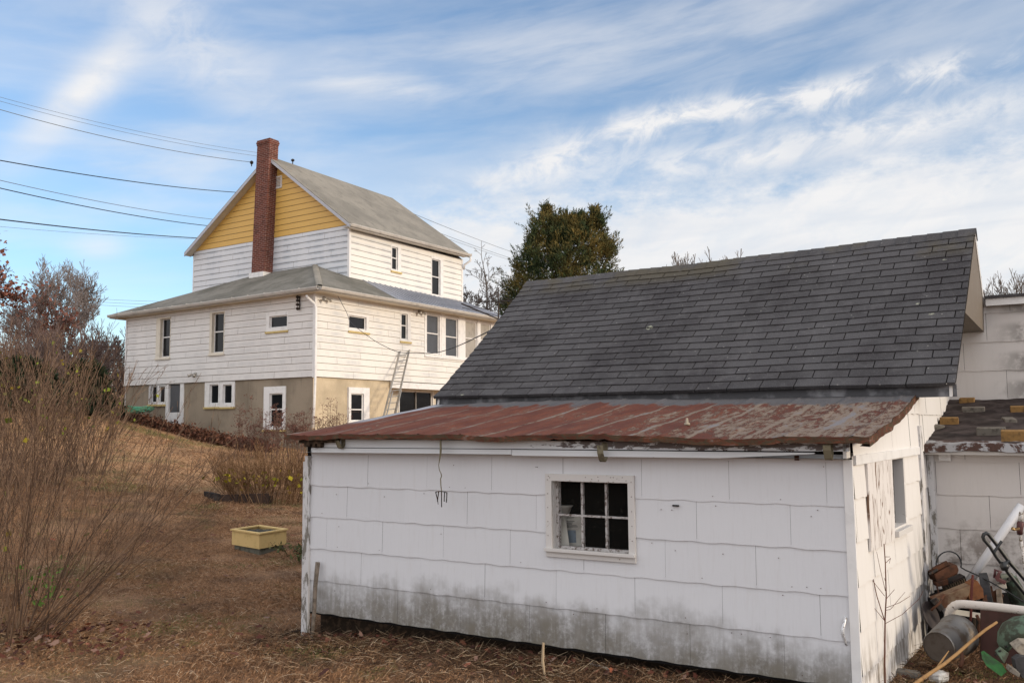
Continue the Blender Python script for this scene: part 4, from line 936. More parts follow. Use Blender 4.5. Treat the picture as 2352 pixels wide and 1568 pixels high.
# gable vent
v = rect_on(GP, D1, NL, 235.2+.26405*1505, 301.1+.26405*395, 235.2+.26405*1566, 301.1+.26405*500)
m = MB(); ring(m, GP, D1, NL, v, [v[0]+.04, v[1]-.04, v[2]+.04, v[3]-.04], .0, .05)
k = 0
while v[2]+.05+k*.055 < v[3]-.06:
    z_ = v[2]+.05+k*.055; p_ = GP+D1*(v[0]+.03); q_ = GP+D1*(v[1]-.03); m.quad(p_+NL*.045+UZ*z_, q_+NL*.045+UZ*z_, q_+NL*.02+UZ*(z_+.04), p_+NL*.02+UZ*(z_+.04)); k += 1
m.build('gable_vent', M_trim, house)
# chimney
CF = Hh(0, S1-.46, 0); g1 = lambda X, Y: (235.2+.26405*X, 301.1+.26405*Y)
bl_, bc = hit(*g1(1290, 1230), CF, NL), hit(*g1(1397, 1225), CF, NL); tl_, tc = hit(*g1(1347, 112), CF, NL), hit(*g1(1455, 100), CF, NL)
zt_ = tc.z; bl_.z = bc.z = zC-.4
dpt = D2*.455; m = MB(); m.hexa([bc, bl_, bl_+dpt*1.0, bc+dpt*1.0, V3((tc.x, tc.y, zt_)), V3((tl_.x, tl_.y, zt_)), V3((tl_.x, tl_.y, zt_))+dpt, V3((tc.x, tc.y, zt_))+dpt])
ch = m.build('chimney', M_brick, house)
m = MB(); o_ = V3((tc.x, tc.y, zt_-.02)); o2 = V3((tl_.x, tl_.y, zt_-.02)); e = .035
for k, (dz, ee) in enumerate(((0, .015), (.07, .03), (.14, .01))):
    m.hexa([p+UZ*dz for p in (o_-D1*ee-D2*ee, o2+D1*ee-D2*ee, o2+D1*ee+dpt+D2*ee, o_-D1*ee+dpt+D2*ee)]+[p+UZ*(dz+.068) for p in (o_-D1*ee-D2*ee, o2+D1*ee-D2*ee, o2+D1*ee+dpt+D2*ee, o_-D1*ee+dpt+D2*ee)])
m.build('chimney_cap', M_brick, ch)
m = MB(); zb2 = hit(*g1(1340, 1265), CF, NL).z; m.box(V3((bc.x, bc.y, zb2-.2))-D1*.05-D2*.04, D1, D2, UZ, (bl_-bc).length+.1, .50, .36); m.build('flashing', M_trim, ch)
# downspout at the near corner
pz = lambda X, Y, off=.1: hit(zx(X), zy(Y), KO+NL*off, NL)
m = MB(); m.tube([pz(1776, 285, .3), pz(1784, 305, .26), pz(1850, 365, .09), pz(1858, 400, .09), pz(1852, 1000, .09), pz(1845, 1200, .09), pz(1832, 1440, .09)], .043, 8); m.build('downspout', M_trim, house, smooth=True)
# insulator rack, flood lights, lamp
m = MB()
for k, Y in enumerate((305, 335, 370, 405)):
    p = pz(1712, Y, .03); m.tube([p, p+NL*.12], .035, 8); m.tube([p+NL*.06, p+NL*.09], .055, 8)
m.tube([pz(1716, 295, .04), pz(1716, 412, .04)], .018, 6); m.build('insulator_rack', M_iron, house)
def flood(P, nrm, side, name='floodlight'):
    m = MB(); m.tube([P, P+nrm*.05], .06, 10); m.tube([P+nrm*.05, P+nrm*.12+side*.06-UZ*.02], .02, 6); m.tube([P+nrm*.05, P+nrm*.12-side*.06-UZ*.04], .02, 6)
    for sg, dz in ((1, -.02), (-1, -.04)):
        q = P+nrm*.12+side*.06*sg+UZ*dz; dd_ = (nrm*.6+side*.7*sg-UZ*.35).normalized(); m.tube([q, q+dd_*.05, q+dd_*.12, q+dd_*.15], [.03, .035, .06, .062], 10)
    return m.build(name, M_alum, house, smooth=True)
flood(pz(815, 970, 0), NL, D1); q_ = hit(rx(205), ry3(940), KO, NR); flood(q_, NR, D2); q_ = hit(rx(1165), ry3(1075), KO, NR); flood(q_, NR, D2)
# ------------------------------------------------------------------ ladder
lb1, lb2 = hit(rx(805), ry4(1330), KO+NR*1.1, NR), hit(rx(912), ry4(1330), KO+NR*1.1, NR)
lt1, lt2 = hit(rx(975), ry4(650), KO+NR*.05, NR), hit(rx(1070), ry4(635), KO+NR*.05, NR)
g1_, g2_ = gz(lb1.x, lb1.y), gz(lb2.x, lb2.y)
for (lb, lt, g_) in ((lb1, lt1, g1_), (lb2, lt2, g2_)):
    dd_ = (lt-lb); s_ = (g_-lb.z)/dd_.z; lb += dd_*s_
lad = thing('ladder', (lb1+lb2)/2, 'weathered extension ladder leaning against the sunlit wall of the farmhouse', 'ladder')
m = MB(); ax = (lb2-lb1).normalized(); dn_ = (lt1-lb1).normalized(); nn_ = ax.cross(dn_).normalized()
for lb, lt in ((lb1, lt1), (lb2, lt2)):
    m = MB(); m.prism([lb-ax*.018-nn_*.04, lb+ax*.018-nn_*.04, lb+ax*.018+nn_*.04, lb-ax*.018+nn_*.04], lt-lb); m.build('rail', M_oldwood if False else M_alum, lad)
L_ = (lt1-lb1).length; nr = int(L_/.31)
for k in range(1, nr+1):
    f = k*.31/L_
    if f < .97: m = MB(); m.tube([lb1+(lt1-lb1)*f, lb2+(lt2-lb2)*f], .017, 6); m.build('rung', M_alum, lad)
m = MB(); f0, f1 = 0, .55; of = nn_*(.05 if nn_.dot(NR) > 0 else -.05)*1.4
for lb, lt in ((lb1+ax*.05, lt1+ax*.05), (lb2-ax*.05, lt2-ax*.05)):
    m.prism([lb+of-ax*.015, lb+of+ax*.015, lb+of+ax*.015+of.normalized()*.05, lb+of-ax*.015+of.normalized()*.05], (lt-lb)*f1)
m.build('lower_section', M_alum, lad)
# ------------------------------------------------------------------ GROUND
def grassm(t):
    P = t.pos(); b = t.noise(P, .35, 5, .6); m_ = t.noise(P, 2.2, 6, .65); f = t.noise(t.vm('MULTIPLY', P, (1, 1, 1)), 24, 6, .75); ff = t.noise(P, 95, 3, .7); y = t.sep(P)[1]
    c = t.mix(t.sm(f, .3, .7), (.13, .070, .040), (.33, .18, .098)); c = t.mix(t.m('MULTIPLY', t.sm(ff, .4, .7), .6), c, (.54, .36, .215))
    c = t.mix(t.m('MULTIPLY', t.sm(y, 8., 26.), .6), c, (.58, .35, .18))  # paler, warmer tone with distance paints in the sun on the slope
    c = t.mix(t.m('MULTIPLY', t.sm(t.noise(P, 1.7, 5, .6), .46, .66), .5), c, (.085, .054, .040)); c = t.mix(t.m('MULTIPLY', t.sm(b, .55, .66), .4), c, (.13, .13, .055))
    d = t.vm('SUBTRACT', P, tuple(V3((KO.x, KO.y, 0))-D2*1.7)); q = t.vm('DOT_PRODUCT', d, tuple(D2)); a = t.vm('DOT_PRODUCT', d, tuple(D1))
    gs = t.m('MULTIPLY', t.sm(t.m('ADD', t.m('ABSOLUTE', t.m('ADD', q, .6)), t.m('MULTIPLY', m_, 1.2)), 1.75, 1.0), t.sm(a, 0, 4)); c = t.mix(t.m('MULTIPLY', gs, .85), c, t.mix(f, (.08, .10, .025), (.20, .21, .06)))
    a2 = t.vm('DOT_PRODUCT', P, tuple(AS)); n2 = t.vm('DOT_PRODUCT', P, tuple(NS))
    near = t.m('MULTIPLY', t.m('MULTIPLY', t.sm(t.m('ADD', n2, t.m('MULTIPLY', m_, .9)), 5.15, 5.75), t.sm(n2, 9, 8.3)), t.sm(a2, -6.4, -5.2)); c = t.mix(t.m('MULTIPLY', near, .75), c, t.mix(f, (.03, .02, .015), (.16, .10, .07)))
    return {'c': c, 'n': t.bump(t.m('ADD', f, t.m('MULTIPLY', ff, .5)), .9, .04)}
M_ground = mat('dry_lawn', grassm, .95, .1)
xs = np.unique(np.concatenate([np.arange(-12, 8, .12), np.arange(-40, 40, .8), np.arange(-400, 401, 20)])); ys = np.unique(np.concatenate([np.arange(2, 20, .12), np.arange(-20, 60, .8), np.arange(-200, 901, 20)]))
XX, YY = np.meshgrid(xs, ys, indexing='ij'); ZZ = gzn(XX, YY)
rgn = np.random.default_rng(3)
near_ = np.exp(-((XX+2)**2+(YY-9)**2)/160.)
for f_, a_ in ((2.1, .018), (5.3, .01)): ZZ = ZZ + a_*near_*np.sin(XX*f_+1.3*np.sin(YY*f_*.7))*np.cos(YY*f_*1.1+np.sin(XX*f_*.6))
ii, jj = len(xs), len(ys); V = np.stack([XX, YY, ZZ-.012], -1).reshape(-1, 3)
I, Jx = np.meshgrid(np.arange(ii-1), np.arange(jj-1), indexing='ij'); b_ = (I*jj+Jx).ravel(); F = np.stack([b_, b_+jj, b_+jj+1, b_+1], 1)
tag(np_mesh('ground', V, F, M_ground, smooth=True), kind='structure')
def inshed(X, Y, mg=0.):
    a = X*AS.x+Y*AS.y; n = X*NS.x+Y*NS.y; return ((a > A0-mg) & (a < A1+mg) & (n > NF-mg) & (n < 7.9)) | ((a > A0) & (n >= 7.8) & (n < 12) & (a < -.9+mg)) | ((a > -.92) & (n > WN-mg))
def scatter(n, x0, x1, y0, y1, seed, power=1.0):
    rg = np.random.default_rng(seed); X = rg.uniform(x0, x1, n*3); Y = y0+(y1-y0)*rg.uniform(0, 1, n*3)**power
    ok = (~inshed(X, Y)) & (np.abs(X) < Y*.66+.5); X, Y = X[ok][:n], Y[ok][:n]; return X, Y, gzn(X, Y)
def blades(name, n, box, seed, ln, wd, mats, power=1.5, lean=1.0):
    rg = np.random.default_rng(seed); X, Y, Z = scatter(n, *box, seed, power); n = len(X); P = np.stack([X, Y, Z-.012], 1)
    th = rg.uniform(0, 2*math.pi, n); el_ = rg.uniform(.1, 1.05, n)*lean; L = ln*rg.uniform(.5, 1.5, n); d = np.stack([np.cos(th)*np.cos(el_), np.sin(th)*np.cos(el_), np.sin(el_)], 1)
    s = np.stack([-np.sin(th), np.cos(th), 0*th], 1)*wd/2; cl_ = np.sin(X*2.3+np.sin(Y*1.7))*.5+.6; L = L*(.6+.5*cl_)
    V = np.stack([P-s, P+s, P+d*L[:, None]*.6+s*.7, P+d*L[:, None]+np.array([0, 0, -.01])], 1); F = np.arange(4*n).reshape(n, 4)
    return np_mesh(name, V.reshape(-1, 3), F, mats)
def bladem(t):
    r_ = t.rnd(); b = t.noise(t.pos(), .8, 4, .6)
    c = t.ramp(r_, [(0, (.11, .063, .038)), (.35, (.24, .128, .068)), (.7, (.34, .19, .10)), (.95, (.45, .27, .15)), (1, (.58, .43, .29))])
    g = t.m('MULTIPLY', t.sm(b, .52, .62), t.m('GREATER_THAN', t.m('FRACT', t.m('MULTIPLY', r_, 17.3)), .5)); c = t.mix(g, c, (.13, .145, .05)); md = t.noise(t.pos(), 1.7, 5, .6); P_ = t.pos(); c = t.mix(t.m('MULTIPLY', t.sm(md, .46, .66), .45), c, t.mix(t.m('FRACT', t.m('MULTIPLY', r_, 7.7)), (.045, .028, .022), (.15, .095, .07))); return {'c': c}
M_blade = mat('dry_grass_blade', bladem, .85, .15)
tag(blades('grass', 430000, (-9.5, 4, 4.0, 17), 5, .050, .0022, M_blade, 1.6, 1.3), kind='stuff')
tag(blades('grass', 140000, (-24, 3, 15, 36), 6, .10, .009, M_blade, 1.1, .8), kind='stuff')
def strawm(t):
    return {'c': t.ramp(t.rnd(), [(0, (.02, .013, .01)), (.5, (.07, .04, .025)), (.8, (.15, .09, .05)), (1, (.42, .33, .22))])}
M_straw = mat('dead_stalks', strawm, .9, .1)
rg = np.random.default_rng(8); n = 9000; a_ = rg.uniform(A0-.3, 1.3, n); nn_ = NF+.06-np.abs(rg.normal(0, .42, n)); sel = rg.random(n) < .25; a_[sel] = rg.uniform(A1+.02, 1.8, sel.sum()); nn_[sel] = rg.uniform(4.9, 8.1, sel.sum())
X = AS.x*a_+NS.x*nn_; Y = AS.y*a_+NS.y*nn_; Z = gzn(X, Y); ok = Y > 3.2; X, Y, Z = X[ok], Y[ok], Z[ok]; n = len(X)
th = rg.uniform(0, 6.283, n); L = rg.uniform(.03, .16, n); lift = rg.uniform(-.15, .5, n); seg = []
for i in range(n):
    p = V3((X[i], Y[i], Z[i]+rg.uniform(0, .025))); d = V3((math.cos(th[i]), math.sin(th[i]), lift[i]))*L[i]; r_ = rg.uniform(.0008, .003); seg.append((p, p+d, r_, r_*.6))
tag(segs_mesh('straw_litter', seg, M_straw), kind='stuff')
def leafm(name, stops, rough=.8):
    return mat(name, lambda t: {'c': t.ramp(t.rnd(), stops)}, rough, .2)
M_dleaf = leafm('dead_leaf', [(0, (.035, .014, .010)), (.4, (.08, .025, .015)), (.7, (.13, .05, .03)), (.88, (.2, .13, .10)), (1, (.26, .07, .03))])
def litter(name, X, Y, Z, sz, seed, lab=None, mats=None, lift=.35):
    rg = np.random.default_rng(seed); n = len(X); th = rg.uniform(0, 6.28, n); sz = sz*rg.uniform(.5, 1.3, n); V = []; F = []
    ang = np.array([0, .5, .9, 1.5, 2.1, 2.6, 3.14, 3.7, 4.2, 4.9, 5.5, 5.8]); rad = np.array([1, .55, .85, .45, .8, .5, .7, .5, .8, .45, .85, .55])*.5
    for i in range(n):
        c, s = math.cos(th[i]), math.sin(th[i]); tx, ty = rg.uniform(-lift, lift, 2); b = len(V)*1
        for a_, r_ in zip(ang, rad*rg.uniform(.8, 1.2, 12)):
            x_, y_ = math.cos(a_)*r_*sz[i], math.sin(a_)*r_*sz[i]*.75; z_ = tx*x_+ty*y_+(x_*x_)*6*rg.uniform(-.3, 1)
            V.append((X[i]+c*x_-s*y_, Y[i]+s*x_+c*y_, Z[i]+.012+z_+abs(tx)*sz[i]*.4))
        F.append(list(range(b, b+12)))
    return np_mesh(name, V, F, mats or M_dleaf)
X, Y, Z = scatter(330, -7, 3, 4.3, 15, 21, 1.2); l1 = litter('fallen_leaves', X, Y, Z+.03, .10, 4); tag(l1, kind='stuff')
rg = np.random.default_rng(30); n = 900; a_ = rg.uniform(A0-.1, 1.6, n); nn_ = NF+.03-np.abs(rg.normal(0, .25, n)); sel = rg.random(n) < .4; a_[sel] = rg.uniform(A1+.05, 1.8, sel.sum()); nn_[sel] = rg.uniform(5.2, 8.1, sel.sum())
X = AS.x*a_+NS.x*nn_; Y = AS.y*a_+NS.y*nn_; tag(litter('leaf_litter', X, Y, gzn(X, Y)+.01, .055, 6, lift=.7), kind='stuff')
rg = np.random.default_rng(44); X, Y, Z = scatter(3200, -6.5, 3, 4.2, 11, 45, 1.2); th = rg.uniform(0, 6.283, len(X)); seg = []
for i in range(len(X)):
    L_ = rg.uniform(.04, .13); p = V3((X[i], Y[i], Z[i]+.01+rg.uniform(0, .02))); q = p+V3((math.cos(th[i]), math.sin(th[i]), rg.uniform(0, .45)))*L_; md = (p+q)/2+V3((rg.normal(0, .006), rg.normal(0, .006), .008)); seg += [(p, md, .0016, .0014), (md, q, .0014, .0008)]
tag(segs_mesh('bleached_straw', seg, mat('bleached_straw', lambda t: {'c': t.ramp(t.rnd(), [(0, (.22, .13, .075)), (.6, (.44, .30, .19)), (1, (.62, .50, .36))])}, .85, .15)), kind='stuff')
g_ = ground_at(60, 1470); X = g_.x+rg.normal(.15, .55, 420); Y = g_.y+rg.normal(-.1, .35, 420); tag(litter('leaf_litter', X, Y, gzn(X, Y)+.02, .075, 7, lift=.6), kind='stuff')
# ------------------------------------------------------------------ PLANTS
def barkm(name, c1, c2):
    return mat(name, lambda t: {'c': t.mix(t.noise(t.vm('MULTIPLY', t.pos(), (8, 8, 3)), 1., 4, .6), c1, c2)}, .9, .15)
M_stem = mat('shrub_stems', lambda t: {'c': t.mix(t.m('MULTIPLY', t.noise(t.pos(), 14, 3, .6), .6), t.ramp(t.rnd(), [(0, (.05, .028, .018)), (.5, (.15, .085, .05)), (1, (.34, .22, .14))]), (.06, .05, .045))}, .85, .15)
M_bark = barkm('grey_bark', (.10, .085, .075), (.19, .165, .15)); M_twig = barkm('far_twigs', (.15, .13, .13), (.26, .23, .22)); M_thick = barkm('brown_thicket', (.11, .075, .065), (.22, .16, .14))
M_gleaf = leafm('yellow_green_leaf', [(0, (.09, .14, .02)), (.5, (.18, .20, .025)), (.8, (.30, .24, .03)), (1, (.12, .06, .02))])
M_oakleaf = leafm('rusty_oak_leaf', [(0, (.11, .045, .035)), (.6, (.20, .08, .058)), (1, (.29, .14, .10))])
M_cedar = mat('cedar_foliage', lambda t: {'c': t.mix(t.sm(t.noise(t.pos(), .75, 4, .6), .42, .62), t.mix(t.rnd(), (.018, .034, .018), (.055, .075, .028)), t.mix(t.rnd(), (.075, .065, .02), (.18, .13, .04)))}, .8, .15)
def grow(rg, p, d, L, r, lev, out, spread, kids, droop=0., wig=.18, minr=.002, ratio=.62, start=.25, up=0.15, tips=None):
    n = max(3, int(3+L*1.2)) if lev > 1 else 3; q = V3(p); dd = V3(d).normalized(); pts = [V3(q)]
    for i in range(n):
        dd = (dd+V3((rg.gauss(0, wig), rg.gauss(0, wig), rg.gauss(0, wig)*.6+up*.12-droop*.1))).normalized(); q = q+dd*(L/n); pts.append(V3(q))
    for i in range(n):
        f0, f1 = i/n, (i+1)/n; out.append((pts[i], pts[i+1], max(minr, r*(1-.75*f0)), max(minr, r*(1-.75*f1))))
    if tips is not None and lev <= 1: tips.append(pts[-1]); tips.append(pts[len(pts)//2])
    if lev <= 0: return
    for k in range(kids[lev-1]):
        f = start+(1-start)*(k+rg.random())/kids[lev-1]; i = min(n-1, int(f*n)); b = pts[i]+(pts[i+1]-pts[i])*(f*n-i); ax_ = (pts[i+1]-pts[i]).normalized()
        th = rg.uniform(0, 6.283); pr = ax_.cross(V3((math.cos(th), math.sin(th), .3))).normalized(); an = spread*rg.uniform(.6, 1.3)
        nd = (ax_*math.cos(an)+pr*math.sin(an)); nd.z += up*rg.random(); grow(rg, b, nd, L*ratio*rg.uniform(.6, 1.15)*(1.1-.5*f), max(minr, r*(1-.7*f)*.6), lev-1, out, spread, kids, droop, wig, minr, ratio, .15, up, tips)
def stems_shrub(name, loc, n, h, spread, lab, cat, seed, mt=M_stem, r=.006, kids=(3, 4), leaves=0, leafsz=.05, leafmat=None, base=.22, group=None, dirs=None, minr=.0016, leafbox=None, curve=.5, bias=0.):
    rg = random.Random(seed); root = thing(name, loc, lab, cat, group); segs = []; tips = []
    for i in range(n):
        th = rg.uniform(0, 6.283); rr = base*math.sqrt(rg.random()); p = V3(loc)+V3((math.cos(th)*rr, math.sin(th)*rr, -.03)); s_ = rg.uniform(.05, 1)**.8*spread
        ph = th+rg.gauss(0, .5); d = V3((math.cos(ph)*s_+bias*s_, math.sin(ph)*s_, 1)).normalized(); L = h*rg.uniform(.55, 1.1)*(1.1-.25*s_)
        grow(rg, p, d, L, r*rg.uniform(.6, 1.35), 2, segs, .45, kids, 0, .09, minr, .36, .3, .35, tips)
    segs_mesh('stems', segs, mt, root)
    if leaves:
        tp = [t_ for t_ in tips if (leafbox is None or leafbox(t_))]
        if tp:
            P = np.array([tuple(rg.choice(tp)) for _ in range(leaves)])+np.random.default_rng(seed).normal(0, .03, (leaves, 3)); leaf_mesh('leaves', P, leafsz, leafmat or M_gleaf, root, rng=np.random.default_rng(seed), aspect=.8)
    return root, segs
g_ = ground_at(40, 1462); s1_, sg1 = stems_shrub('shrub', (g_.x, g_.y, gz(g_.x, g_.y)), 90, 2.3, .95, 'large bare multi-stemmed shrub fanning up from the lower left corner of the lawn', 'shrub', 41, kids=(3, 6), leaves=12, leafsz=.05, leafbox=lambda p: p.z < .8, base=.34, bias=.28, r=.0055, minr=.0017)
g_ = atY(-95, 1300, 8.6); stems_shrub('shrub', (g_.x, g_.y, gz(g_.x, g_.y)), 60, 2.3, .45, 'bare shrub at the left edge, just behind the large fanning one', 'shrub', 42, kids=(3, 6), leaves=24, leafsz=.09, base=.35, r=.006, minr=.0018)
for k_, (px, Y_, h_, n_, lab) in enumerate(((70, 15.5, 2.45, 90, 'pale-stemmed bare shrub with a few yellow-green leaves behind the corner shrub'), (185, 17.5, 2.3, 95, 'bare arching shrub with yellow-green leaves nearest the left end of the house hedge'), (-40, 14, 2.5, 60, 'tangled bare shrub at the far left edge with green leaves'))):
    p = atY(px, 1000, Y_); stems_shrub('shrub', (p.x, p.y, gz(p.x, p.y)), n_, h_, .6, lab, 'shrub', 50+k_, kids=(3, 3), leaves=60, leafsz=.075, base=.55, bias=.2, r=.008, minr=.0035, group='shrubs on the left slope', leafbox=lambda p: p.z > 1.6)
# brown bush beside the shed
g_ = ground_at(625, 1148); g2_ = (g_.x, g_.y, gz(g_.x, g_.y))
br_, _s = stems_shrub('bush', g2_, 260, .92, .85, 'dense rusty-brown bare bush between the shed corner and the farmhouse', 'bush', 61, kids=(4, 7), leaves=150, leafsz=.09, base=.85, r=.006, minr=.0030, mt=mat('rusty_stems', lambda t: {'c': t.ramp(t.rnd(), [(0, (.08, .045, .026)), (.6, (.22, .125, .065)), (1, (.34, .22, .13))])}, .9, .1), leafmat=leafm('bright_yellow_leaf', [(0, (.2, .22, .015)), (.6, (.36, .28, .02)), (1, (.14, .07, .03))]), leafbox=lambda p: p.z < g2_[2]+.55)
# tall reddish seed-head stalks by the wall
M_red = leafm('reddish_seed_heads', [(0, (.06, .025, .02)), (.6, (.13, .05, .04)), (1, (.2, .11, .08))]); M_rstalk = barkm('dry_stalks', (.08, .045, .035), (.17, .11, .08))
def stalks(px0, px1, ylo, yhi, Y_, n, seed, lab, dens=14):
    rg = random.Random(seed); pm = atY((px0+px1)/2, 1000, Y_); root = thing('seed_stalks', (pm.x, pm.y, gz(pm.x, pm.y)), lab, 'plant', 'dry seed-head stalks by the farmhouse wall'); sg = []; P = []
    for i in range(n):
        px = rg.uniform(px0, px1); Yy = Y_+rg.uniform(-.5, .5); t_ = atY(px, rg.triangular(yhi, ylo, ylo*.6+yhi*.4), Yy); b = V3((t_.x+rg.gauss(0, .12), t_.y, gz(t_.x, t_.y))); md = (b+t_)/2+V3((rg.gauss(0, .04), 0, 0))
        sg += [(b, md, .008, .006), (md, t_, .006, .004)]
        for k in range(7):
            q = b+(t_-b)*rg.uniform(.6, 1); e_ = q+V3((rg.gauss(0, .1), rg.gauss(0, .1), rg.uniform(.02, .12))); sg.append((q, e_, .004, .003))
            for j in range(dens//2): P.append(tuple(e_+V3((rg.gauss(0, .045), rg.gauss(0, .045), rg.gauss(0, .018)))))
    segs_mesh('stalks', sg, M_rstalk, root); leaf_mesh('seed_heads', P, .035, M_red, root, rng=np.random.default_rng(seed), aspect=.7)
stalks(545, 640, 1040, 905, 23.5, 40, 71, 'reddish dry seed-head stalks in front of the grey foundation'); stalks(630, 722, 1020, 930, 22.5, 55, 72, 'thick clump of reddish dry stalks at the near corner of the farmhouse'); stalks(728, 806, 1010, 905, 24.5, 30, 73, 'dry seed-head stalks against the sunlit tan foundation', 10)
# low brown hedge along the shaded wall
rgx = np.random.default_rng(5); hp = []
hpx = [(285, 935, 32.5), (330, 955, 31.8), (400, 982, 30.6), (470, 1003, 29.2), (560, 1026, 27.5), (600, 1036, 26.8)]
hg = [V3((atY(a, b, c).x, atY(a, b, c).y, 0)) for a, b, c in hpx]
for i in range(len(hg)-1):
    for k in range(3200):
        p = hg[i].lerp(hg[i+1], rgx.random()); q = rgx.normal(0, .17, 3); zz = gz(p.x, p.y)+abs(rgx.normal(.10, .10))*1.0; hp.append((p.x+q[0], p.y+q[1], zz))
hd = thing('hedge', (hg[2].x, hg[2].y, gz(hg[2].x, hg[2].y)), 'low rusty-brown hedge running down the slope along the shaded farmhouse wall', 'hedge')
leaf_mesh('foliage', hp, .10, leafm('brown_hedge_leaf', [(0, (.04, .018, .012)), (.6, (.10, .04, .024)), (1, (.17, .08, .05))]), hd, rng=rgx, aspect=.6)
sg = []; rq = random.Random(3)
for i in range(260):
    k = rq.randrange(len(hg)-1); p = hg[k].lerp(hg[k+1], rq.random()); z_ = gz(p.x, p.y); sg.append((V3((p.x, p.y, z_)), V3((p.x+rq.gauss(0, .1), p.y+rq.gauss(0, .1), z_+rq.uniform(.12, .32))), .008, .004))
segs_mesh('stems', sg, M_thick, hd)
# green hose heap at the left end of the hedge
p = atY(312, 938, 31.4); gp = (p.x, p.y, gz(p.x, p.y)); m = MB(); pts = []
for i in range(140): a_ = i*.28; r_ = .38+.12*math.sin(i*.13); pts.append(V3((gp[0]+math.cos(a_)*r_*1.3, gp[1]+math.sin(a_)*r_, gp[2]+.45+.05*math.sin(i*.7)+i*.001)))
m.tube(pts, .02, 5); tag(m.build('garden_hose', simple('green_hose', (.06, .24, .16), .5, .4), None, gp, smooth=True), 'green garden hose heaped on the hedge by the left end of the farmhouse', 'hose')
# trees ----------------------------------------------------------------------
def fork(rg, p, d, L, r, lev, out, minr, ang, up, tips):
    q = V3(p); dd = V3(d)
    for i in range(2):
        dd = (dd+V3((rg.gauss(0, .09), rg.gauss(0, .09), rg.gauss(0, .04)+up*.1))).normalized(); q2 = q+dd*(L/2); f = r*(1-.12*i); out.append((q, q2, max(minr, f), max(minr, f*.9))); q = q2
    if lev <= 0: tips.append(q); return
    n = 3 if rg.random() < .5 else 2; th = rg.uniform(0, 6.28)
    for k in range(n):
        t_ = th+6.283*k/n+rg.gauss(0, .4); a = dd.cross(V3((math.cos(t_), math.sin(t_), .2))).normalized(); an = ang*(rg.uniform(.1, .5) if k == 0 else rg.uniform(.8, 1.7)); nd = (dd*math.cos(an)+a*math.sin(an)+V3((0, 0, up*.25))).normalized()
        fork(rg, q, nd, L*(rg.uniform(.78, .95) if k == 0 else rg.uniform(.45, .85)), r*(.78 if k == 0 else .55), lev-1, out, minr, ang*1.02, up, tips)
def ftree(px, base_y, Y_, top_y, lab, seed, group=None, name='bare_tree', mt=M_twig, lev=9, ang=.36, up=.38, stems=1, px_r=.19, leaves=0, leafmat=None, leafsz=.3, bare=.18, tilt=.05, r0=None):
    p = atY(px, base_y, Y_); z_ = gz(p.x, p.y); H_ = atY(px, top_y, Y_).z-z_; rg = random.Random(seed); root = thing(name, (p.x, p.y, z_), lab, 'tree', group); mr = Y_/880*px_r; trunk = []; crown = []; tips = []
    for k in range(stems):
        b = V3((p.x+rg.gauss(0, .5)*(stems > 1), p.y+rg.gauss(0, .5)*(stems > 1), z_-.2)); t_ = b+V3((rg.gauss(0, tilt)*H_, rg.gauss(0, tilt)*H_, H_*bare+.2)); rr = r0 or H_*.016; trunk += [(b, b.lerp(t_, .5), rr*1.15, rr), (b.lerp(t_, .5), t_, rr, rr*.9)]
        seg = []; tp = []; fork(rg, t_, (t_-b).normalized(), 1.0, rr*.85, lev, seg, mr/4, ang, up, tp)
        zmax = max(s[1].z for s in seg)-t_.z; k_ = (z_+H_-t_.z)/zmax*(rg.uniform(.8, 1) if k else 1)      # scale the crown to the height measured
        crown += [(t_+(a-t_)*k_, t_+(b2-t_)*k_, max(mr, ra), max(mr, rb)) for a, b2, ra, rb in seg]; tips += [t_+(q-t_)*k_ for q in tp]
    segs_mesh('trunk', trunk, M_bark if mt is M_twig else mt, root, sides=6); segs_mesh('crown', crown, mt, root)
    if leaves:
        P = np.array([tuple(rg.choice(tips)) for _ in range(leaves)])+np.random.default_rng(seed).normal(0, leafsz*1.1, (leaves, 3)); leaf_mesh('leaves', P, leafsz, leafmat, root, rng=np.random.default_rng(seed), aspect=.8)
    return root
G1 = 'bare trees on the left skyline'
ftree(112, 900, 62, 600, 'tall pale bare tree on the skyline, leftmost of the two tall ones', 101, G1)
ftree(160, 900, 60, 598, 'tall pale bare tree in the middle of the left skyline', 112, G1)
ftree(216, 900, 56, 612, 'tall bare tree on the skyline nearest the left end of the farmhouse', 103, G1)
ftree(70, 900, 64, 655, 'shorter bare tree beside the red oak on the left skyline', 104, G1)
ftree(-30, 900, 42, 566, 'oak with rusty red leaves at the left edge of the photo', 105, None, 'oak_tree', M_thick, 8, .45, .3, 1, .3, 2300, M_oakleaf, .22)
ftree(30, 900, 44, 638, 'smaller oak with rusty leaves right beside the red oak', 106, None, 'oak_tree', M_thick, 8, .42, .3, 1, .3, 380, M_oakleaf, .2)
for k_, (px, Y_, ty, lab) in enumerate(((60, 36, 735, 'brown thicket tree under the pale bare trees, left'), (130, 38, 745, 'brown thicket tree below the tall pale trees, centre'), (205, 37, 760, 'brown thicket tree below the tallest bare tree'), (264, 41, 742, 'brown thicket tree just left of the farmhouse eave'), (10, 33, 715, 'brown thicket tree at the left edge under the red oak'), (95, 48, 690, 'twiggy brown tree between thicket and skyline trees'), (175, 34, 790, 'low brown thicket tree in front of the left skyline trees'), (245, 35, 830, 'low brown thicket tree touching the left end of the farmhouse'), (100, 33, 800, 'low brown thicket tree behind the left shrubs'))):
    ftree(px, 930, Y_, ty, lab, 120+k_, 'brown thicket left of the farmhouse', 'thicket_tree', M_thick, 7, .46, .25, 5, .24, bare=.10, tilt=.10, r0=.05)
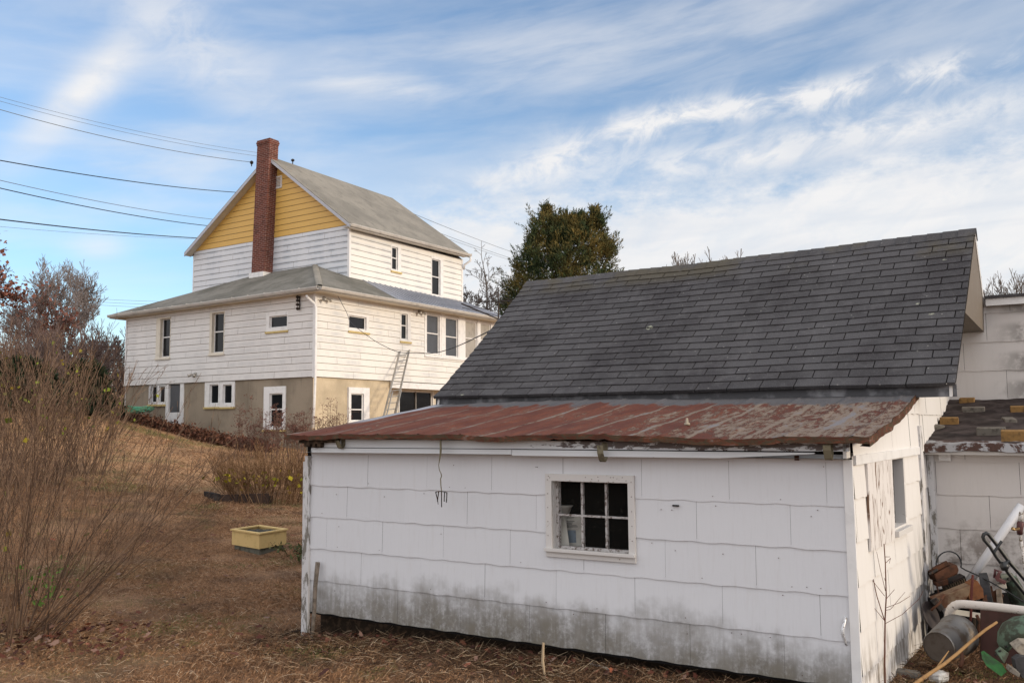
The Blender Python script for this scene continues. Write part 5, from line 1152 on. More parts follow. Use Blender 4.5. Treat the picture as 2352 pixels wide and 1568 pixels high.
# dark evergreens low behind the shrubs
def evergreen(px, by, Y_, ty, wpx, lab, seed, n=7000):
    p = atY(px, by, Y_); z_ = gz(p.x, p.y); H_ = atY(px, ty, Y_).z-z_; W_ = wpx/2020*Y_/2; rg = np.random.default_rng(seed); root = thing('evergreen_tree', (p.x, p.y, z_), lab, 'tree', 'dark evergreens on the left slope')
    f = rg.random(n)**.8; th = rg.uniform(0, 6.28, n); rr = W_*(1-f*.75)*rg.random(n)**.4*(1+.25*np.sin(th*3+f*9)); P = np.stack([p.x+np.cos(th)*rr, p.y+np.sin(th)*rr, z_+.1+f*H_], 1); leaf_mesh('foliage', P, .3, leafm('dark_evergreen_leaf', [(0, (.006, .012, .006)), (1, (.02, .03, .012))]), root, rng=rg, tri=True, up_bias=.3)
    m = MB(); m.tube([V3((p.x, p.y, z_-.2)), V3((p.x, p.y, z_+H_*.9))], [.12, .03], 6); m.build('trunk', M_bark, root)
evergreen(45, 900, 27, 842, 240, 'dark green evergreen low behind the shrubs at the left edge', 7); evergreen(195, 915, 30, 848, 150, 'dark green evergreen low behind the shrubs near the farmhouse', 9)
# cedar
Yc = 46; pc = atY(1300, 960, Yc); zc_ = gz(pc.x, pc.y); cedar = thing('cedar_tree', (pc.x, pc.y, zc_), 'large dark green cedar with ragged twin tops rising behind the shed roof', 'tree'); rg = random.Random(77)
mpp = Yc/2020*1.005
prof = [(480, 1258, 12), (500, 1256, 26), (485, 1366, 10), (505, 1366, 24), (505, 1300, 20), (530, 1252, 46), (528, 1310, 40), (530, 1362, 36), (548, 1240, 42), (560, 1285, 60), (555, 1340, 60), (575, 1385, 40), (590, 1245, 66), (600, 1310, 76), (595, 1375, 48), (612, 1212, 44), (620, 1265, 80), (632, 1340, 84), (640, 1398, 34), (645, 1218, 48), (655, 1300, 90), (668, 1195, 44), (680, 1360, 70), (700, 1230, 80), (690, 1185, 34), (720, 1330, 100), (735, 1180, 40), (760, 1260, 110), (800, 1300, 130), (522, 1318, 34), (516, 1345, 26), (512, 1290, 22), (545, 1320, 50), (840, 1240, 110), (700, 1176, 22), (505, 1330, 18), (515, 1278, 16)]
P = []; Ax = []; limbs = []
prof += [(a+6*i, b+rg.uniform(-2, 2), w_+i*2.6) for (a, b, w_) in ((478, 1257, 3), (482, 1366, 3), (503, 1301, 3), (500, 1330, 3), (520, 1283, 3), (545, 1222, 3), (548, 1392, 3)) for i in range(7)]
for (py, px, wp) in prof:
    for sidek in range(3 if wp > 30 else 1):
        dep = rg.uniform(-1, 1)*(wp*mpp*.8+ .3); c = atY(px, py, Yc+dep); Rr_ = wp*mpp*.56
        nb = int(12+wp*1.0)
        if wp >= 45: limbs.append((V3((pc.x+rg.gauss(0, .1), Yc, max(zc_+1, c.z-Rr_*1.2))), c, .09, .03))
        for k in range(nb):
            d = V3((rg.gauss(0, 1), rg.gauss(0, 1), rg.gauss(0, .75))).normalized(); b = c+d*Rr_*rg.uniform(.45, 1.08); sp = (d+V3((0, 0, .75))).normalized(); L_ = rg.uniform(.25, .75)*min(1, .45+wp/60)
            for j in range(12):
                q = b+sp*L_*(j/12); P.append((q.x+rg.gauss(0, .05*(1-j/10)+.015), q.y+rg.gauss(0, .05), q.z+rg.gauss(0, .04))); Ax.append(tuple(sp*.9+V3((rg.gauss(0, .35), rg.gauss(0, .35), .2))))
for (py, px, wp) in prof:
    if wp >= 36:
        c = atY(px, py, Yc)
        for k in range(9):
            th = rg.uniform(0, 6.28); d = V3((math.cos(th), math.sin(th)*.6, rg.uniform(-.1, .9))).normalized(); b = c+d*wp*mpp*.5; sp = (d+V3((0, 0, rg.uniform(.2, .9)))).normalized(); L_ = rg.uniform(.6, 1.25)
            for j in range(46):
                f = j/46; q = b+sp*L_*f; wd = .17*(1-f)+.02; P.append((q.x+rg.gauss(0, wd), q.y+rg.gauss(0, wd), q.z+rg.gauss(0, wd*.7))); Ax.append(tuple(sp+V3((rg.gauss(0, .4), rg.gauss(0, .4), .2))))
leaf_mesh('foliage', P, .15, M_cedar, cedar, rng=np.random.default_rng(9), tri=True, aspect=.34, axis=np.array(Ax))
segs_mesh('trunk', [(V3((pc.x, pc.y, zc_-.2)), V3((pc.x+.2, pc.y, atY(1300, 640, Yc).z)), .32, .16), (V3((pc.x+.2, pc.y, atY(1300, 640, Yc).z)), V3((atY(1260, 500, Yc))), .16, .03), (V3((pc.x+.2, pc.y, atY(1300, 640, Yc).z)), V3((atY(1364, 500, Yc))), .14, .03)]+limbs, M_bark, cedar, sides=5)
ftree(1085, 960, 52, 562, 'bare spreading tree behind the right end of the farmhouse', 201, None, 'bare_tree', M_bark, 9, .50, .15, 1, .24, bare=.3)
for k_, (px, ty, lab) in enumerate(((1608, 572, 'thin bare sapling top above the shed ridge, leftmost of three'), (1630, 575, 'thin bare sapling top above the shed ridge, middle of three'), (1652, 566, 'twiggy bare tree top above the shed ridge, rightmost of three'))): ftree(px, 960, 60, ty, lab, 210+k_, 'bare tree tops above the shed ridge', 'bare_tree', M_bark, 7, .28, .5, 1, .22, bare=.4)
for k_, (px, ty, lab) in enumerate(((2272, 612, 'bare tree top right beside the peak of the shed roof'), (2308, 628, 'bare tree top in the middle above the low white wall on the right'), (2345, 610, 'bare tree top above the low white wall at the right edge of the photo'))): ftree(px, 960, 55, ty, lab, 220+k_, 'bare tree tops right of the shed peak', 'bare_tree', M_bark, 7, .3, .5, 1, .22, bare=.3)
rw = np.random.default_rng(12); segw = []; rq = random.Random(12)
for i in range(2600):
    an = rq.uniform(-1.25, 1.1); rr = rq.uniform(105, 135); x_, y_ = math.sin(an)*rr, math.cos(an)*rr; z_ = gz(x_, y_); h_ = rq.uniform(3.5, 6.5)*(.8+.25*math.sin(an*9)); b = V3((x_, y_, z_-.3)); t_ = b+V3((rq.gauss(0, .4), rq.gauss(0, .4), h_)); segw.append((b, t_, .09, .04))
    for k in range(7):
        q = b.lerp(t_, rq.uniform(.3, .95)); segw.append((q, q+V3((rq.gauss(0, .9), rq.gauss(0, .9), rq.uniform(.4, 1.6))), .035, .02))
tag(segs_mesh('distant_woods', segw, M_thick), kind='stuff')
# sapling at the side wall
g_ = ground_at(2032, 1560); root = thing('sapling', (g_.x, g_.y, gz(g_.x, g_.y)), 'thin leafless reddish sapling in front of the sunlit side wall of the shed', 'plant'); Ys = 5.72
sg = []; pl = lambda pts, r0_, r1_: [sg.append((atY(a[0], a[1], Ys), atY(b[0], b[1], Ys), r0_+(r1_-r0_)*i/len(pts), r0_+(r1_-r0_)*(i+1)/len(pts))) for i, (a, b) in enumerate(zip(pts[:-1], pts[1:]))]
zA = lambda X, Y: (1928.6+.3*X, 1097.9+.3*Y)
pl([(2034, 1600)]+[zA(*q) for q in ((345, 1420), (348, 1080), (357, 900), (350, 650), (340, 500))], .006, .0025); pl([zA(*q) for q in ((345, 1090), (285, 900), (240, 690), (215, 540))], .0035, .0015)
for a_ in (((350, 1010), (390, 1000), (500, 870)), ((350, 1110), (480, 1040), (610, 920), (640, 860)), ((355, 990), (460, 950), (540, 900)), ((345, 900), (250, 780), (195, 710)), ((350, 860), (310, 690), (283, 560)), ((352, 600), (385, 600)), ((358, 920), (420, 850)), ((345, 1090), (280, 1010), (235, 950)), ((240, 870), (215, 690)), ((357, 800), (340, 760)), ((350, 650), (390, 610), (380, 650))): pl([zA(*q) for q in a_], .002, .001)
segs_mesh('stem', sg, barkm('reddish_bark', (.16, .06, .035), (.09, .05, .04)), root, sides=5)
# weeds beside planter
def weed(px, py, n, h_, lab, seed, mt):
    g_ = ground_at(px, py); rg = random.Random(seed); root = thing('weed', (g_.x, g_.y, gz(g_.x, g_.y)), lab, 'plant'); P = []; sg = []
    for i in range(n):
        b = V3((g_.x+rg.gauss(0, .09), g_.y+rg.gauss(0, .09), gz(g_.x, g_.y))); t_ = b+V3((rg.gauss(0, .1), rg.gauss(0, .1), h_*rg.uniform(.4, 1))); sg.append((b, t_, .003, .002))
        for k in range(6): P.append(tuple(b.lerp(t_, rg.uniform(.3, 1))+V3((rg.gauss(0, .02), rg.gauss(0, .02), 0))))
    segs_mesh('stems', sg, M_rstalk, root); leaf_mesh('leaves', P, .06, mt, root, rng=np.random.default_rng(seed), aspect=.45)
M_weed = leafm('dull_green_leaf', [(0, (.05, .07, .025)), (1, (.12, .12, .05))])
weed(700, 1290, 26, .28, 'small green weed between the yellow planter and the shed', 1, M_weed); weed(655, 1275, 10, .2, 'tiny weed at the right foot of the yellow planter', 2, M_weed); weed(100, 1405, 20, .55, 'bright green leafy sprout inside the large corner shrub', 3, leafm('bright_green_leaf', [(0, (.06, .12, .02)), (1, (.12, .22, .04))]))
# ------------------------------------------------------------------ WIRES
def wire(name, pts, r, mt, lab, group=None, cat='wire'):
    m = MB(); m.tube(pts, r, 5, False); o = m.build(name, mt, None, pts[0], smooth=True); return tag(o, lab, cat, group)
def pwire(x0, y0, Ya, x1, y1, Yb, r, lab, sag=.25, mt=M_wireg, ext=.35, group='utility wires left of the farmhouse'):
    A, B = atY(x0, y0, Ya), atY(x1, y1, Yb); A2 = A+(A-B)*ext; n = 24; pts = []
    for i in range(n+1):
        f = i/n; p = A2.lerp(B, f); g0 = ext/(1+ext); s_ = 4*f*(1-f); s0 = 4*g0*(1-g0); pts.append(p-UZ*sag*(s_-s0*(1-f)/(1-g0) if False else s_-0)+UZ*sag*0)
    dz = A.z-min(pts, key=lambda p: (p-A).length).z; pts = [p+UZ*dz*(1-i/n) for i, p in enumerate(pts)]
    return wire('utility_wire', pts, r, mt, lab, group)
ins = hit(578, 373, Hh(uA+.3, S1-.3, 0), NL)
pwire(0, 219, 44, 600, 352, 56, .010, 'topmost thin wire running from the upper left to behind the chimney', .5)
pwire(0, 228, 44, 600, 360, 54, .010, 'second thin wire from the top, running to behind the chimney', .5)
pwire(0, 247, 26, 580, 373, ins.y, .011, 'thin wire ending at the small insulator left of the chimney', .35)
pwire(0, 367, 30, 560, 443, 50, .020, 'dark twisted cable reaching the left roof edge midway up', .3, M_wire)
pwire(0, 412, 34, 500, 505, 52, .014, 'thin grey wire just above a thicker one, lower half of the roof edge', .3)
pwire(0, 430, 34, 490, 520, 52, .021, 'dark wire just below a thin grey one, lower half of the roof edge', .3, M_wire)
pwire(0, 504, 30, 460, 547, 50, .024, 'thickest black cable ending near the bottom of the left roof edge', .15, M_wire)
pwire(0, 520, 40, 455, 549, 55, .008, 'faint wire just under the thickest black cable', .15)
for k_, y_ in enumerate((690, 697, 704)): pwire(283, y_-1, 70, 420, y_+3, 75, .012, ('upper', 'middle', 'lower')[k_]+' of three faint distant wires low over the left roof', .05, ext=.4, group='faint distant wires over the low roof')
G2 = 'wires between the farmhouse roof and the cedar'
pwire(935, 485, 44, 1215, 592, 62, .012, 'highest of the thin wires between the farmhouse roof and the cedar', .1, ext=.1, group=G2); pwire(1008, 533, 46, 1215, 606, 62, .011, 'second of the thin wires between the farmhouse roof and the cedar', .1, ext=.3, group=G2)
pwire(1058, 558, 46, 1205, 608, 62, .009, 'third of the thin wires between the farmhouse roof and the cedar', .05, ext=.6, group=G2); pwire(1104, 628, 46, 1190, 652, 62, .009, 'lowest thin wire left of the cedar', .05, ext=.6, group=G2)
# small ridge insulators (parts of the house)
m = MB(); m.tube([ins-UZ*.16, ins-UZ*.02], .02, 6); m.tube([ins-UZ*.08, ins-UZ*.03, ins+UZ*.02, ins+UZ*.06], [.03, .07, .07, .03], 8); p = Ra+D2*1.35+UZ*.0; m.tube([p, p+UZ*.16], .02, 6); m.tube([p+UZ*.1, p+UZ*.15, p+UZ*.2], [.04, .08, .04], 8); m.build('insulator', M_iron, house)
# service cable from the house to the shed
cpx = [(776, 680), (795, 715), (808, 742), (850, 775), (880, 793), (915, 808), (960, 811), (1000, 810), (1045, 797), (1104, 770)]
Yq = [27.2, 26.4, 25.8, 24, 22.4, 20.7, 18.5, 16.5, 14.4, 11.6]; pts = [atY(a, b, c) for (a, b), c in zip(cpx, Yq)]; pts.append(atY(1170, 735, 10.9)); sm_ = []
for i in range(len(pts)-1):
    p0, p1, p2, p3 = pts[max(0, i-1)], pts[i], pts[i+1], pts[min(len(pts)-1, i+2)]
    for k in range(6): t_ = k/6; sm_.append(.5*((2*p1)+(p2-p0)*t_+(2*p0-5*p1+4*p2-p3)*t_*t_+(3*p1-3*p2+p3-p0)*t_**3))
sm_.append(pts[-1]); wire('service_cable', sm_, .008, M_wire, 'black sagging cable strung from the farmhouse eave to the back of the shed', cat='cable')
# ------------------------------------------------------------------ TV antenna on a mast
Ya = 30; ab = atY(1146, 900, Ya); mz = gz(ab.x, ab.y); ant = thing('antenna', (ab.x, ab.y, mz), 'rusty television antenna on a mast between the farmhouse roof and the cedar', 'antenna')
m = MB(); m.tube([V3((ab.x, ab.y, mz)), V3((ab.x, ab.y, atY(1146, 660, Ya).z))], .028, 6); m.build('mast', M_iron, ant)
m = MB(); A_ = lambda x_, y_, d=0.: atY(x_, y_, Ya+d)
m.tube([A_(1092, 693, .6), A_(1225, 690, -1.2)], .02, 5); m.tube([A_(1060, 697, .8), A_(1146, 733, -.2)], .026, 5)
m.build('boom', M_iron, ant)
m = MB(); rq = random.Random(2)
for k in range(11):
    x_ = 1094+k*12; c = A_(x_, 692.5, .6-1.8*k/11); L_ = .35+.05*k; d = V3((.35, .93, -.02)) if k % 2 else V3((-.5, .8, .3)); m.tube([c-d*L_, c+d*L_], .009, 4)
for (x0, y0, x1, y1) in ((1106, 666, 1146, 700), (1140, 668, 1205, 718), (1064, 700, 1130, 712), (1062, 706, 1145, 726)): m.tube([A_(x0, y0, .6), A_(x1, y1, -.6)], .010, 4)
m.build('element', M_iron, ant)
# ------------------------------------------------------------------ PLANTER
pg = ground_at(596, 1275); pY = pg.y; Pc = [atY(*q) for q in ((533, 1216, pY+.45), (592, 1226, pY+.02), (658, 1220, pY+.42))]
c0 = V3((pg.x, pg.y-.02, 0)); zt = Pc[1].z; sL = V3((Pc[0].x, Pc[0].y, 0))-c0; sR = V3((Pc[2].x, Pc[2].y, 0))-c0; e1, e2 = sL.normalized(), sR.normalized(); l1_, l2_ = sL.length, sR.length
gzp = gz(c0.x, c0.y); Hb = zt-atY(594, 1260, pY).z; pl_ = thing('planter', (c0.x, c0.y, gzp), 'square yellow wooden planter box with dark soil on a block base, on the lawn', 'planter')
m = MB(); t_ = .022
for O_, a_, b_, L_ in ((c0, e1, e2, l1_), (c0+e2*(l2_-t_), e1, e2, l1_)): m.box(O_+UZ*(zt-Hb), a_, b_, UZ, L_, t_, Hb)
for O_, a_, b_, L_ in ((c0+e2*(t_+.001), e2, e1, l2_-2*t_-.002), (c0+e2*(t_+.001)+e1*(l1_-t_), e2, e1, l2_-2*t_-.002)): m.box(O_+UZ*(zt-Hb+.001), a_, b_, UZ, L_, t_, Hb-.002)
M_yel = simple('yellow_planter_paint', (.56, .40, .17), .7, .25, c2=(.40, .28, .10), sc_=9, th=(.5, .75)); m.build('box', M_yel, pl_)
m = MB(); 
for O_, a_, b_, L_ in ((c0-e1*.02-e2*.02, e1, e2, l1_+.04), (c0+e2*(l2_-.04)-e1*.02, e1, e2, l1_+.04)): m.box(O_+UZ*(zt+.001), a_, b_, UZ, L_, .06, .018)
for O_, a_, b_, L_ in ((c0+e2*.042-e1*.02, e2, e1, l2_-.084), (c0+e2*.042+e1*(l1_-.04), e2, e1, l2_-.084)): m.box(O_+UZ*(zt+.001), a_, b_, UZ, L_, .06, .018)
m.build('rim', M_yel, pl_)
m = MB(); N_ = 14; V = []; F = []
for i in range(N_+1):
    for j in range(N_+1): p = c0+e1*(t_+(l1_-2*t_)*i/N_)+e2*(t_+(l2_-2*t_)*j/N_); V.append(V3((p.x, p.y, zt-.02+mn.noise(p*9)*.03)))
for i in range(N_):
    for j in range(N_): b = i*(N_+1)+j; F.append((b, b+1, b+N_+2, b+N_+1))
m.mesh(V, F); m.build('soil', simple('potting_soil', (.05, .045, .038), .95, .1, c2=(.12, .12, .10), sc_=40, bumpk=.8), pl_)
m = MB(); q = c0+e1*.03+e2*.03; m.box(V3((q.x, q.y, gzp-.15)), e1, e2, UZ, l1_-.06, l2_-.06, zt-Hb-gzp+.149); m.build('base', simple('grey_block', (.13, .125, .10), .95, .1, c2=(.07, .07, .05), sc_=14, bumpk=.6), pl_)
# old timber bed in front of the brown bush
tg = ground_at(494, 1152); tb = thing('garden_bed', tg, 'dark rotting timber garden bed in the grass left of the brown bush', 'garden bed'); m = MB(); zt = tg.z
u1 = V3((-.55, .83, 0)); u2 = V3((.96, .27, 0))
m.box(tg-UZ*.1, u1, u2, UZ, .8, .09, .24); m.build('timber', simple('black_timber', (.022, .018, .017), .9, .2, c2=(.06, .05, .045), sc_=9, bumpk=.5), tb); m = MB(); m.box(tg-UZ*.1+u2*.092, u2, u1, UZ, .85, .09, .22); m.build('timber', simple('brown_timber', (.06, .04, .032), .9, .2, c2=(.03, .022, .02), sc_=12, bumpk=.5), tb)
m = MB(); m.box(tg-UZ*.1+u2*.092+u1*.092, u2, u1, UZ, .95, .65, .17); m.build('soil', simple('bed_soil', (.05, .038, .03), .95, .1, c2=(.11, .085, .065), sc_=25, bumpk=.8), tb)
# ------------------------------------------------------------------ garden fork hanging from the fascia
fn = nf-.07; fa_ = lambda px, py: NS*fn+AS*sa(px, py, fn)[0]+UZ*sa(px, py, fn)[1]
fx = lambda X: (700+X/3.36)*.9408; fy = lambda Y: (920+Y/3.36)*.9408
fk = thing('garden_fork', fa_(fx(1268), fy(930)), 'rusty five-tined garden fork head hanging on a mossy bent strap from the white fascia', 'garden fork')
m = MB(); m.tube([fa_(fx(X), fy(Y)) for X, Y in ((1262, 520), (1264, 580), (1262, 630), (1252, 690), (1247, 722), (1252, 760), (1266, 790), (1270, 812), (1262, 835), (1264, 880), (1270, 935))], [.019, .019, .018, .009, .006, .007, .008, .009, .009, .009, .007], 6, flat=.45); m.build('strap', M_mosswood, fk)
m = MB(); sh = [(1222, 942), (1245, 938), (1270, 936), (1296, 940), (1314, 946)]; m.tube([fa_(fx(X), fy(Y)) for X, Y in sh], .0035, 5)
for a_ in (((1222, 942), (1230, 975), (1238, 1010), (1243, 1045)), ((1246, 938), (1243, 970), (1236, 1020)), ((1270, 936), (1270, 1000), (1271, 1066)), ((1296, 940), (1293, 985), (1292, 1020)), ((1314, 946), (1313, 985), (1310, 1028))):
    mm = MB(); mm.tube([fa_(fx(X), fy(Y)) for X, Y in a_], [.0045, .004, .004, .002][:len(a_)], 5); mm.build('tine', M_iron, fk)
m.build('head', M_iron, fk)
# stick leaning at the corner post
b_ = S(sa(714, 1468, NF-.13)[0], NF-.13, -.13); t_ = sa(730, 1290, NF-.05); tp = S(t_[0], NF-.05, t_[1]); m = MB(); m.tube([V3((b_.x, b_.y, b_.z-.02)), b_.lerp(tp, .35)+V3((.006, 0, 0)), b_.lerp(tp, .7)+V3((-.004, 0, 0)), tp], [.014, .017, .018, .020], 8); tag(m.build('wooden_stake', M_oldwood, None, b_, smooth=True), 'grey wooden stake leaning on the left corner of the shed', 'stake')
# pull handle low on the right of the front wall
hx = lambda X: (1600+X/3.36)*.9408; hy = lambda Y: (1400+Y/3.36)*.9408
def fp(X, Y, o=.02): a_, z_ = sa(hx(X), hy(Y), NF-o); return S(a_, NF-o, z_)
m = MB(); pts = [fp(1558, 352, .012), fp(1553, 372, .016), fp(1534, 455, .06), fp(1536, 500, .06), fp(1556, 560, .018), fp(1567, 585, .012)]; m.tube(pts, [.012, .014, .014, .012, .010, .009], 6, flat=.35); tag(m.build('pull_handle', mat('worn_white_metal', lambda t: {'c': t.mix(t.sm(t.noise(t.pos(), 60, 3, .7), .55, .6), (.66, .66, .66), (.12, .09, .08))}, .35, .5, .2), None, pts[0], smooth=True), 'white bent metal pull handle low on the shed wall by its right corner', 'handle')
# small fixtures on the front wall (parts of the shed)
def fixture(px, py, w_, h_, o, mt, nm):
    a_, z_ = sa(px, py, NF); mm = MB(); mm.box(S(a_-w_/2, NF-.012, z_-h_/2), AS, UZ, FN, w_, h_, o); return mm.build(nm, mt, shed, bevel=.001)
fixture(1554, 1160, .045, .010, .012, M_black, 'clip'); fixture(1832, 1051, .025, .03, .02, M_rust, 'rusty_cap'); 
rq = random.Random(5)
m = MB()
for (u_, v_) in [(rq.uniform(win_o[0]+.02, win_o[1]-.02), win_o[3]-rq.uniform(.01, .05)) for _ in range(13)]+[(win_o[0]+.02, win_o[2]+.05+.1*k) for k in range(6)]+[(win_o[1]-.02, win_o[2]+.05+.1*k) for k in range(6)]:
    p = FO+AS*u_+FN*.0255+UZ*v_; m.tube([p, p+FN*.003], .0032, 6)
m.build('nail_head', M_rust, wf)
m = MB()
for k in range(60):
    a_ = rq.uniform(A0+.1, A1-.1); z_ = Z0+EXP*rq.randint(0, 5)+rq.choice((.03, .035, .2, .24))
    if not (win_o[0] < a_ < win_o[1] and win_o[2] < z_ < win_o[3]): p = FO+AS*a_+FN*.008+UZ*z_; m.tube([p, p+FN*.006], .0028, 5)
m.build('nail_head', M_rust, shed)
# things inside the window
wx = lambda X: (1300+X/5.226)*.9408; wy = lambda Y: (1100+Y/5.226)*.9408
def ip(X, Y, o): a_, z_ = sa(wx(X), wy(Y), NF+o); return S(a_, NF+o, z_)
pp = [ip(320, 1220, .10), ip(472, 1215, .10), ip(418, 838, .14), ip(330, 838, .14)]; m = MB(); m.prism(pp, NS*.004); o_ = tag(m.build('paper_card', M_paper, None, pp[0]), 'pale paper card standing inside the shed window, at the left of the lower left pane', 'card')
bk = thing('booklet', ip(470, 1215, .16), 'grey printed booklet with a blue picture behind the lower left window pane', 'booklet')
bq = [ip(440, 1215, .17), ip(640, 1215, .17), ip(620, 838, .19), ip(418, 838, .19)]; m = MB(); m.prism(bq, NS*.008); m.build('cover', M_paper, bk)
lay = lambda u_, v_, e=.0015: (bq[0]*(1-u_)+bq[1]*u_)*(1-v_)+(bq[3]*(1-u_)+bq[2]*u_)*v_-NS*e
m = MB()
for k, (v_, l_) in enumerate(((.95, .5), (.82, .5), (.77, .38), (.72, .34), (.68, .62), (.64, .7))): m.quad(lay(.08, v_), lay(.08+l_, v_+.01), lay(.08+l_, v_+.03), lay(.08, v_+.02))
m.build('printed_lines', M_papertxt, bk); m = MB(); m.quad(lay(.1, .12), lay(.62, .12), lay(.62, .54), lay(.1, .54)); m.build('picture', M_blue, bk)
m = MB(); cen = ip(385, 770, .2); m.tube([cen-UZ*.05, cen-UZ*.02, cen+UZ*.03, cen+UZ*.045], [.03, .05, .07, .085], 10); tag(m.build('bowl', M_curtain, None, cen, smooth=True), 'pale bowl on a ledge inside the upper left window pane', 'bowl')
# porcelain knob lying on the lean-to roof
kx = (1300+1110/2.94)*.9408; ky = (920+345/2.94)*.9408; n_k = 5.85
for _ in range(4):
    a_, z_ = sa(kx, ky, n_k); n_k += (z_-ltz(a_, n_k))*-2.2 if False else 0
best = min((abs(sa(kx, ky, n)[1]-ltz(sa(kx, ky, n)[0], n)), n) for n in [5.5+.01*i for i in range(200)]); n_k = best[1]; a_ = sa(kx, ky, n_k)[0]; kp = S(a_, n_k, ltz(a_, n_k)); m = MB(); m.tube([kp, kp+UZ*.015, kp+UZ*.017, kp+UZ*.05], [.022, .02, .011, .008], 10); tag(m.build('insulator_knob', simple('aged_knob', (.32, .27, .2), .6, .3), None, kp, smooth=True), 'small cream knob standing on the rusty red lean-to roof', 'knob')
# ------------------------------------------------------------------ bricks on the wing roof
M_ybrick = simple('tan_brick', (.25, .145, .055), .9, .15, c2=(.14, .085, .04), sc_=30, bumpk=.6); M_gbrick = simple('grey_stone_block', (.16, .145, .125), .95, .1, c2=(.08, .07, .06), sc_=24, bumpk=.7)
bX = lambda X: 1928.6+.24*X; bY = lambda Y: 846.7+.24*Y
def brick(X, Y, L_, W_, H_, rot, mt, lab, grp, k):
    n = min((abs(sa(bX(X), bY(Y), n_)[1]-(wrz(sa(bX(X), bY(Y), n_)[0], n_))), n_) for n_ in [8.05+.02*i for i in range(118)])[1]; a_ = sa(bX(X), bY(Y), n)[0]; p = S(a_, n, wrz(a_, n)); rg = random.Random(k)
    c, s = math.cos(R(rot)), math.sin(R(rot)); u_ = AS*c+NS*s; v_ = -AS*s+NS*c; tl = .1; v_ = (v_+UZ*tl).normalized(); w_ = u_.cross(v_).normalized(); m = MB(); O_ = p-u_*L_/2-w_*.012
    N_ = 5; V = []; 
    me_ = [[O_+u_*(L_*i)+v_*(W_*j)+w_*(H_*k_) for i in (0, 1) for j in (0, 1)] for k_ in (0, 1)]
    m.hexa([me_[0][0], me_[0][2], me_[0][3], me_[0][1], me_[1][0], me_[1][2], me_[1][3], me_[1][1]]); o = m.build('brick' if mt is M_ybrick else 'stone_block', mt, None, p, bevel=.006); tag(o, lab, 'brick' if mt is M_ybrick else 'stone block', grp)
brick(1050, 532, .16, .09, .075, 6, M_ybrick, 'tan brick nearest the left edge of the low curled brown roof', 'tan bricks on the low brown roof', 1)
brick(1215, 325, .14, .10, .06, -2, M_ybrick, 'tan brick highest up by the upper white wall on the brown roof', 'tan bricks on the low brown roof', 2)
brick(1740, 415, .18, .10, .065, 3, M_ybrick, 'tan brick at the right edge of the photo, upper part of the brown roof', 'tan bricks on the low brown roof', 3)
brick(1710, 700, .24, .12, .10, 2, M_ybrick, 'rough ochre brick at the lower right edge of the brown roof', 'tan bricks on the low brown roof', 4)
brick(1280, 415, .20, .10, .06, 2, M_gbrick, 'pale mossy block in the upper middle of the brown roof', 'grey blocks on the low brown roof', 5)
brick(1450, 635, .22, .10, .075, 1, M_gbrick, 'grey block resting on the lower edge of the brown roof', 'grey blocks on the low brown roof', 6)
brick(945, 580, .12, .12, .05, 30, M_gbrick, 'broken grey stone piece at the left edge of the brown roof', 'grey blocks on the low brown roof', 7)
brick(1640, 510, .10, .22, .04, 10, M_gbrick, 'narrow upright grey piece in the right part of the brown roof', 'grey blocks on the low brown roof', 8)
# ------------------------------------------------------------------ JUNK in the corner
zJ = lambda X, Y: (1928.6+.3*X, 1097.9+.3*Y)                   # zoom A grid
def jp(X, Y, Yd): return atY(*zJ(X, Y), Yd)
def lathe(m, A, B, prof, sides=32):
    ax_ = (B-A); m.tube([A+ax_*f for f, r_ in prof], [r_ for f, r_ in prof], sides, caps=False)
# bucket: closed base towards the viewer, open mouth pointing back right
bb = thing('bucket', (jp(820, 1400, 6.2).x, 6.2, gz(jp(820, 1400, 6.2).x, 6.2)), 'dented galvanised metal bucket lying on its side in the leaf litter', 'bucket')
B0 = jp(757, 1293, 6.02); B1 = jp(905, 1195, 6.28); m = MB(); lathe(m, B0, B1, [(0, .098), (.03, .104), (.04, .102), (.5, .118), (.97, .132), (.98, .138), (1.0, .138), (1.0, .130), (.5, .112), (.05, .096)]); m.build('body', M_galv, bb, smooth=True)
m = MB(); dB = (B1-B0).normalized(); m.tube([B0+dB*.008, B0+dB*.012], [.099, .099], 32); m.build('base', simple('rusty_bucket_base', (.085, .07, .058), .8, .3, 0., c2=(.05, .035, .026), sc_=9), bb)
# white bent downspout pipe
p_ = [jp(838, 1075, 6.35), jp(838, 1040, 6.35), jp(850, 1005, 6.33), jp(880, 975, 6.3), (jp(925, 962, 6.27)), jp(1000, 966, 6.22), jp(1200, 985, 6.1), jp(1430, 1012, 5.95), jp(1700, 1042, 5.8)]
sm_ = []
for i in range(len(p_)-1):
    a0_, a1_, a2_, a3_ = p_[max(0, i-1)], p_[i], p_[i+1], p_[min(len(p_)-1, i+2)]
    for k in range(5): t_ = k/5; sm_.append(.5*((2*a1_)+(a2_-a0_)*t_+(2*a0_-5*a1_+4*a2_-a3_)*t_*t_+(3*a1_-3*a2_+a3_-a0_)*t_**3))
m = MB(); m.tube(sm_, [.028+(.0022 if (i % 3 == 0 and i < 20) else 0) for i in range(len(sm_))], 14); tag(m.build('downspout_pipe', peel('chipped_white_pipe', (.58, .54, .50), (.16, .1, .07), 26, .60, .64, (1, 1, 1)), None, sm_[0], smooth=True), 'chipped white bent drain pipe lying across the junk above the bucket', 'pipe')
# brown panel
q = [jp(1078, 1395, 6.22), jp(1500, 1440, 5.9), jp(1500, 1030, 5.98), jp(1080, 985, 6.3)]; m = MB(); m.prism(q, V3((.006, .018, .002))); tag(m.build('sheet_metal', simple('brown_panel_paint', (.075, .035, .03), .7, .3, c2=(.045, .025, .02), sc_=7), None, q[0], bevel=.003), 'dark brown metal panel standing on edge behind the green casting', 'panel')
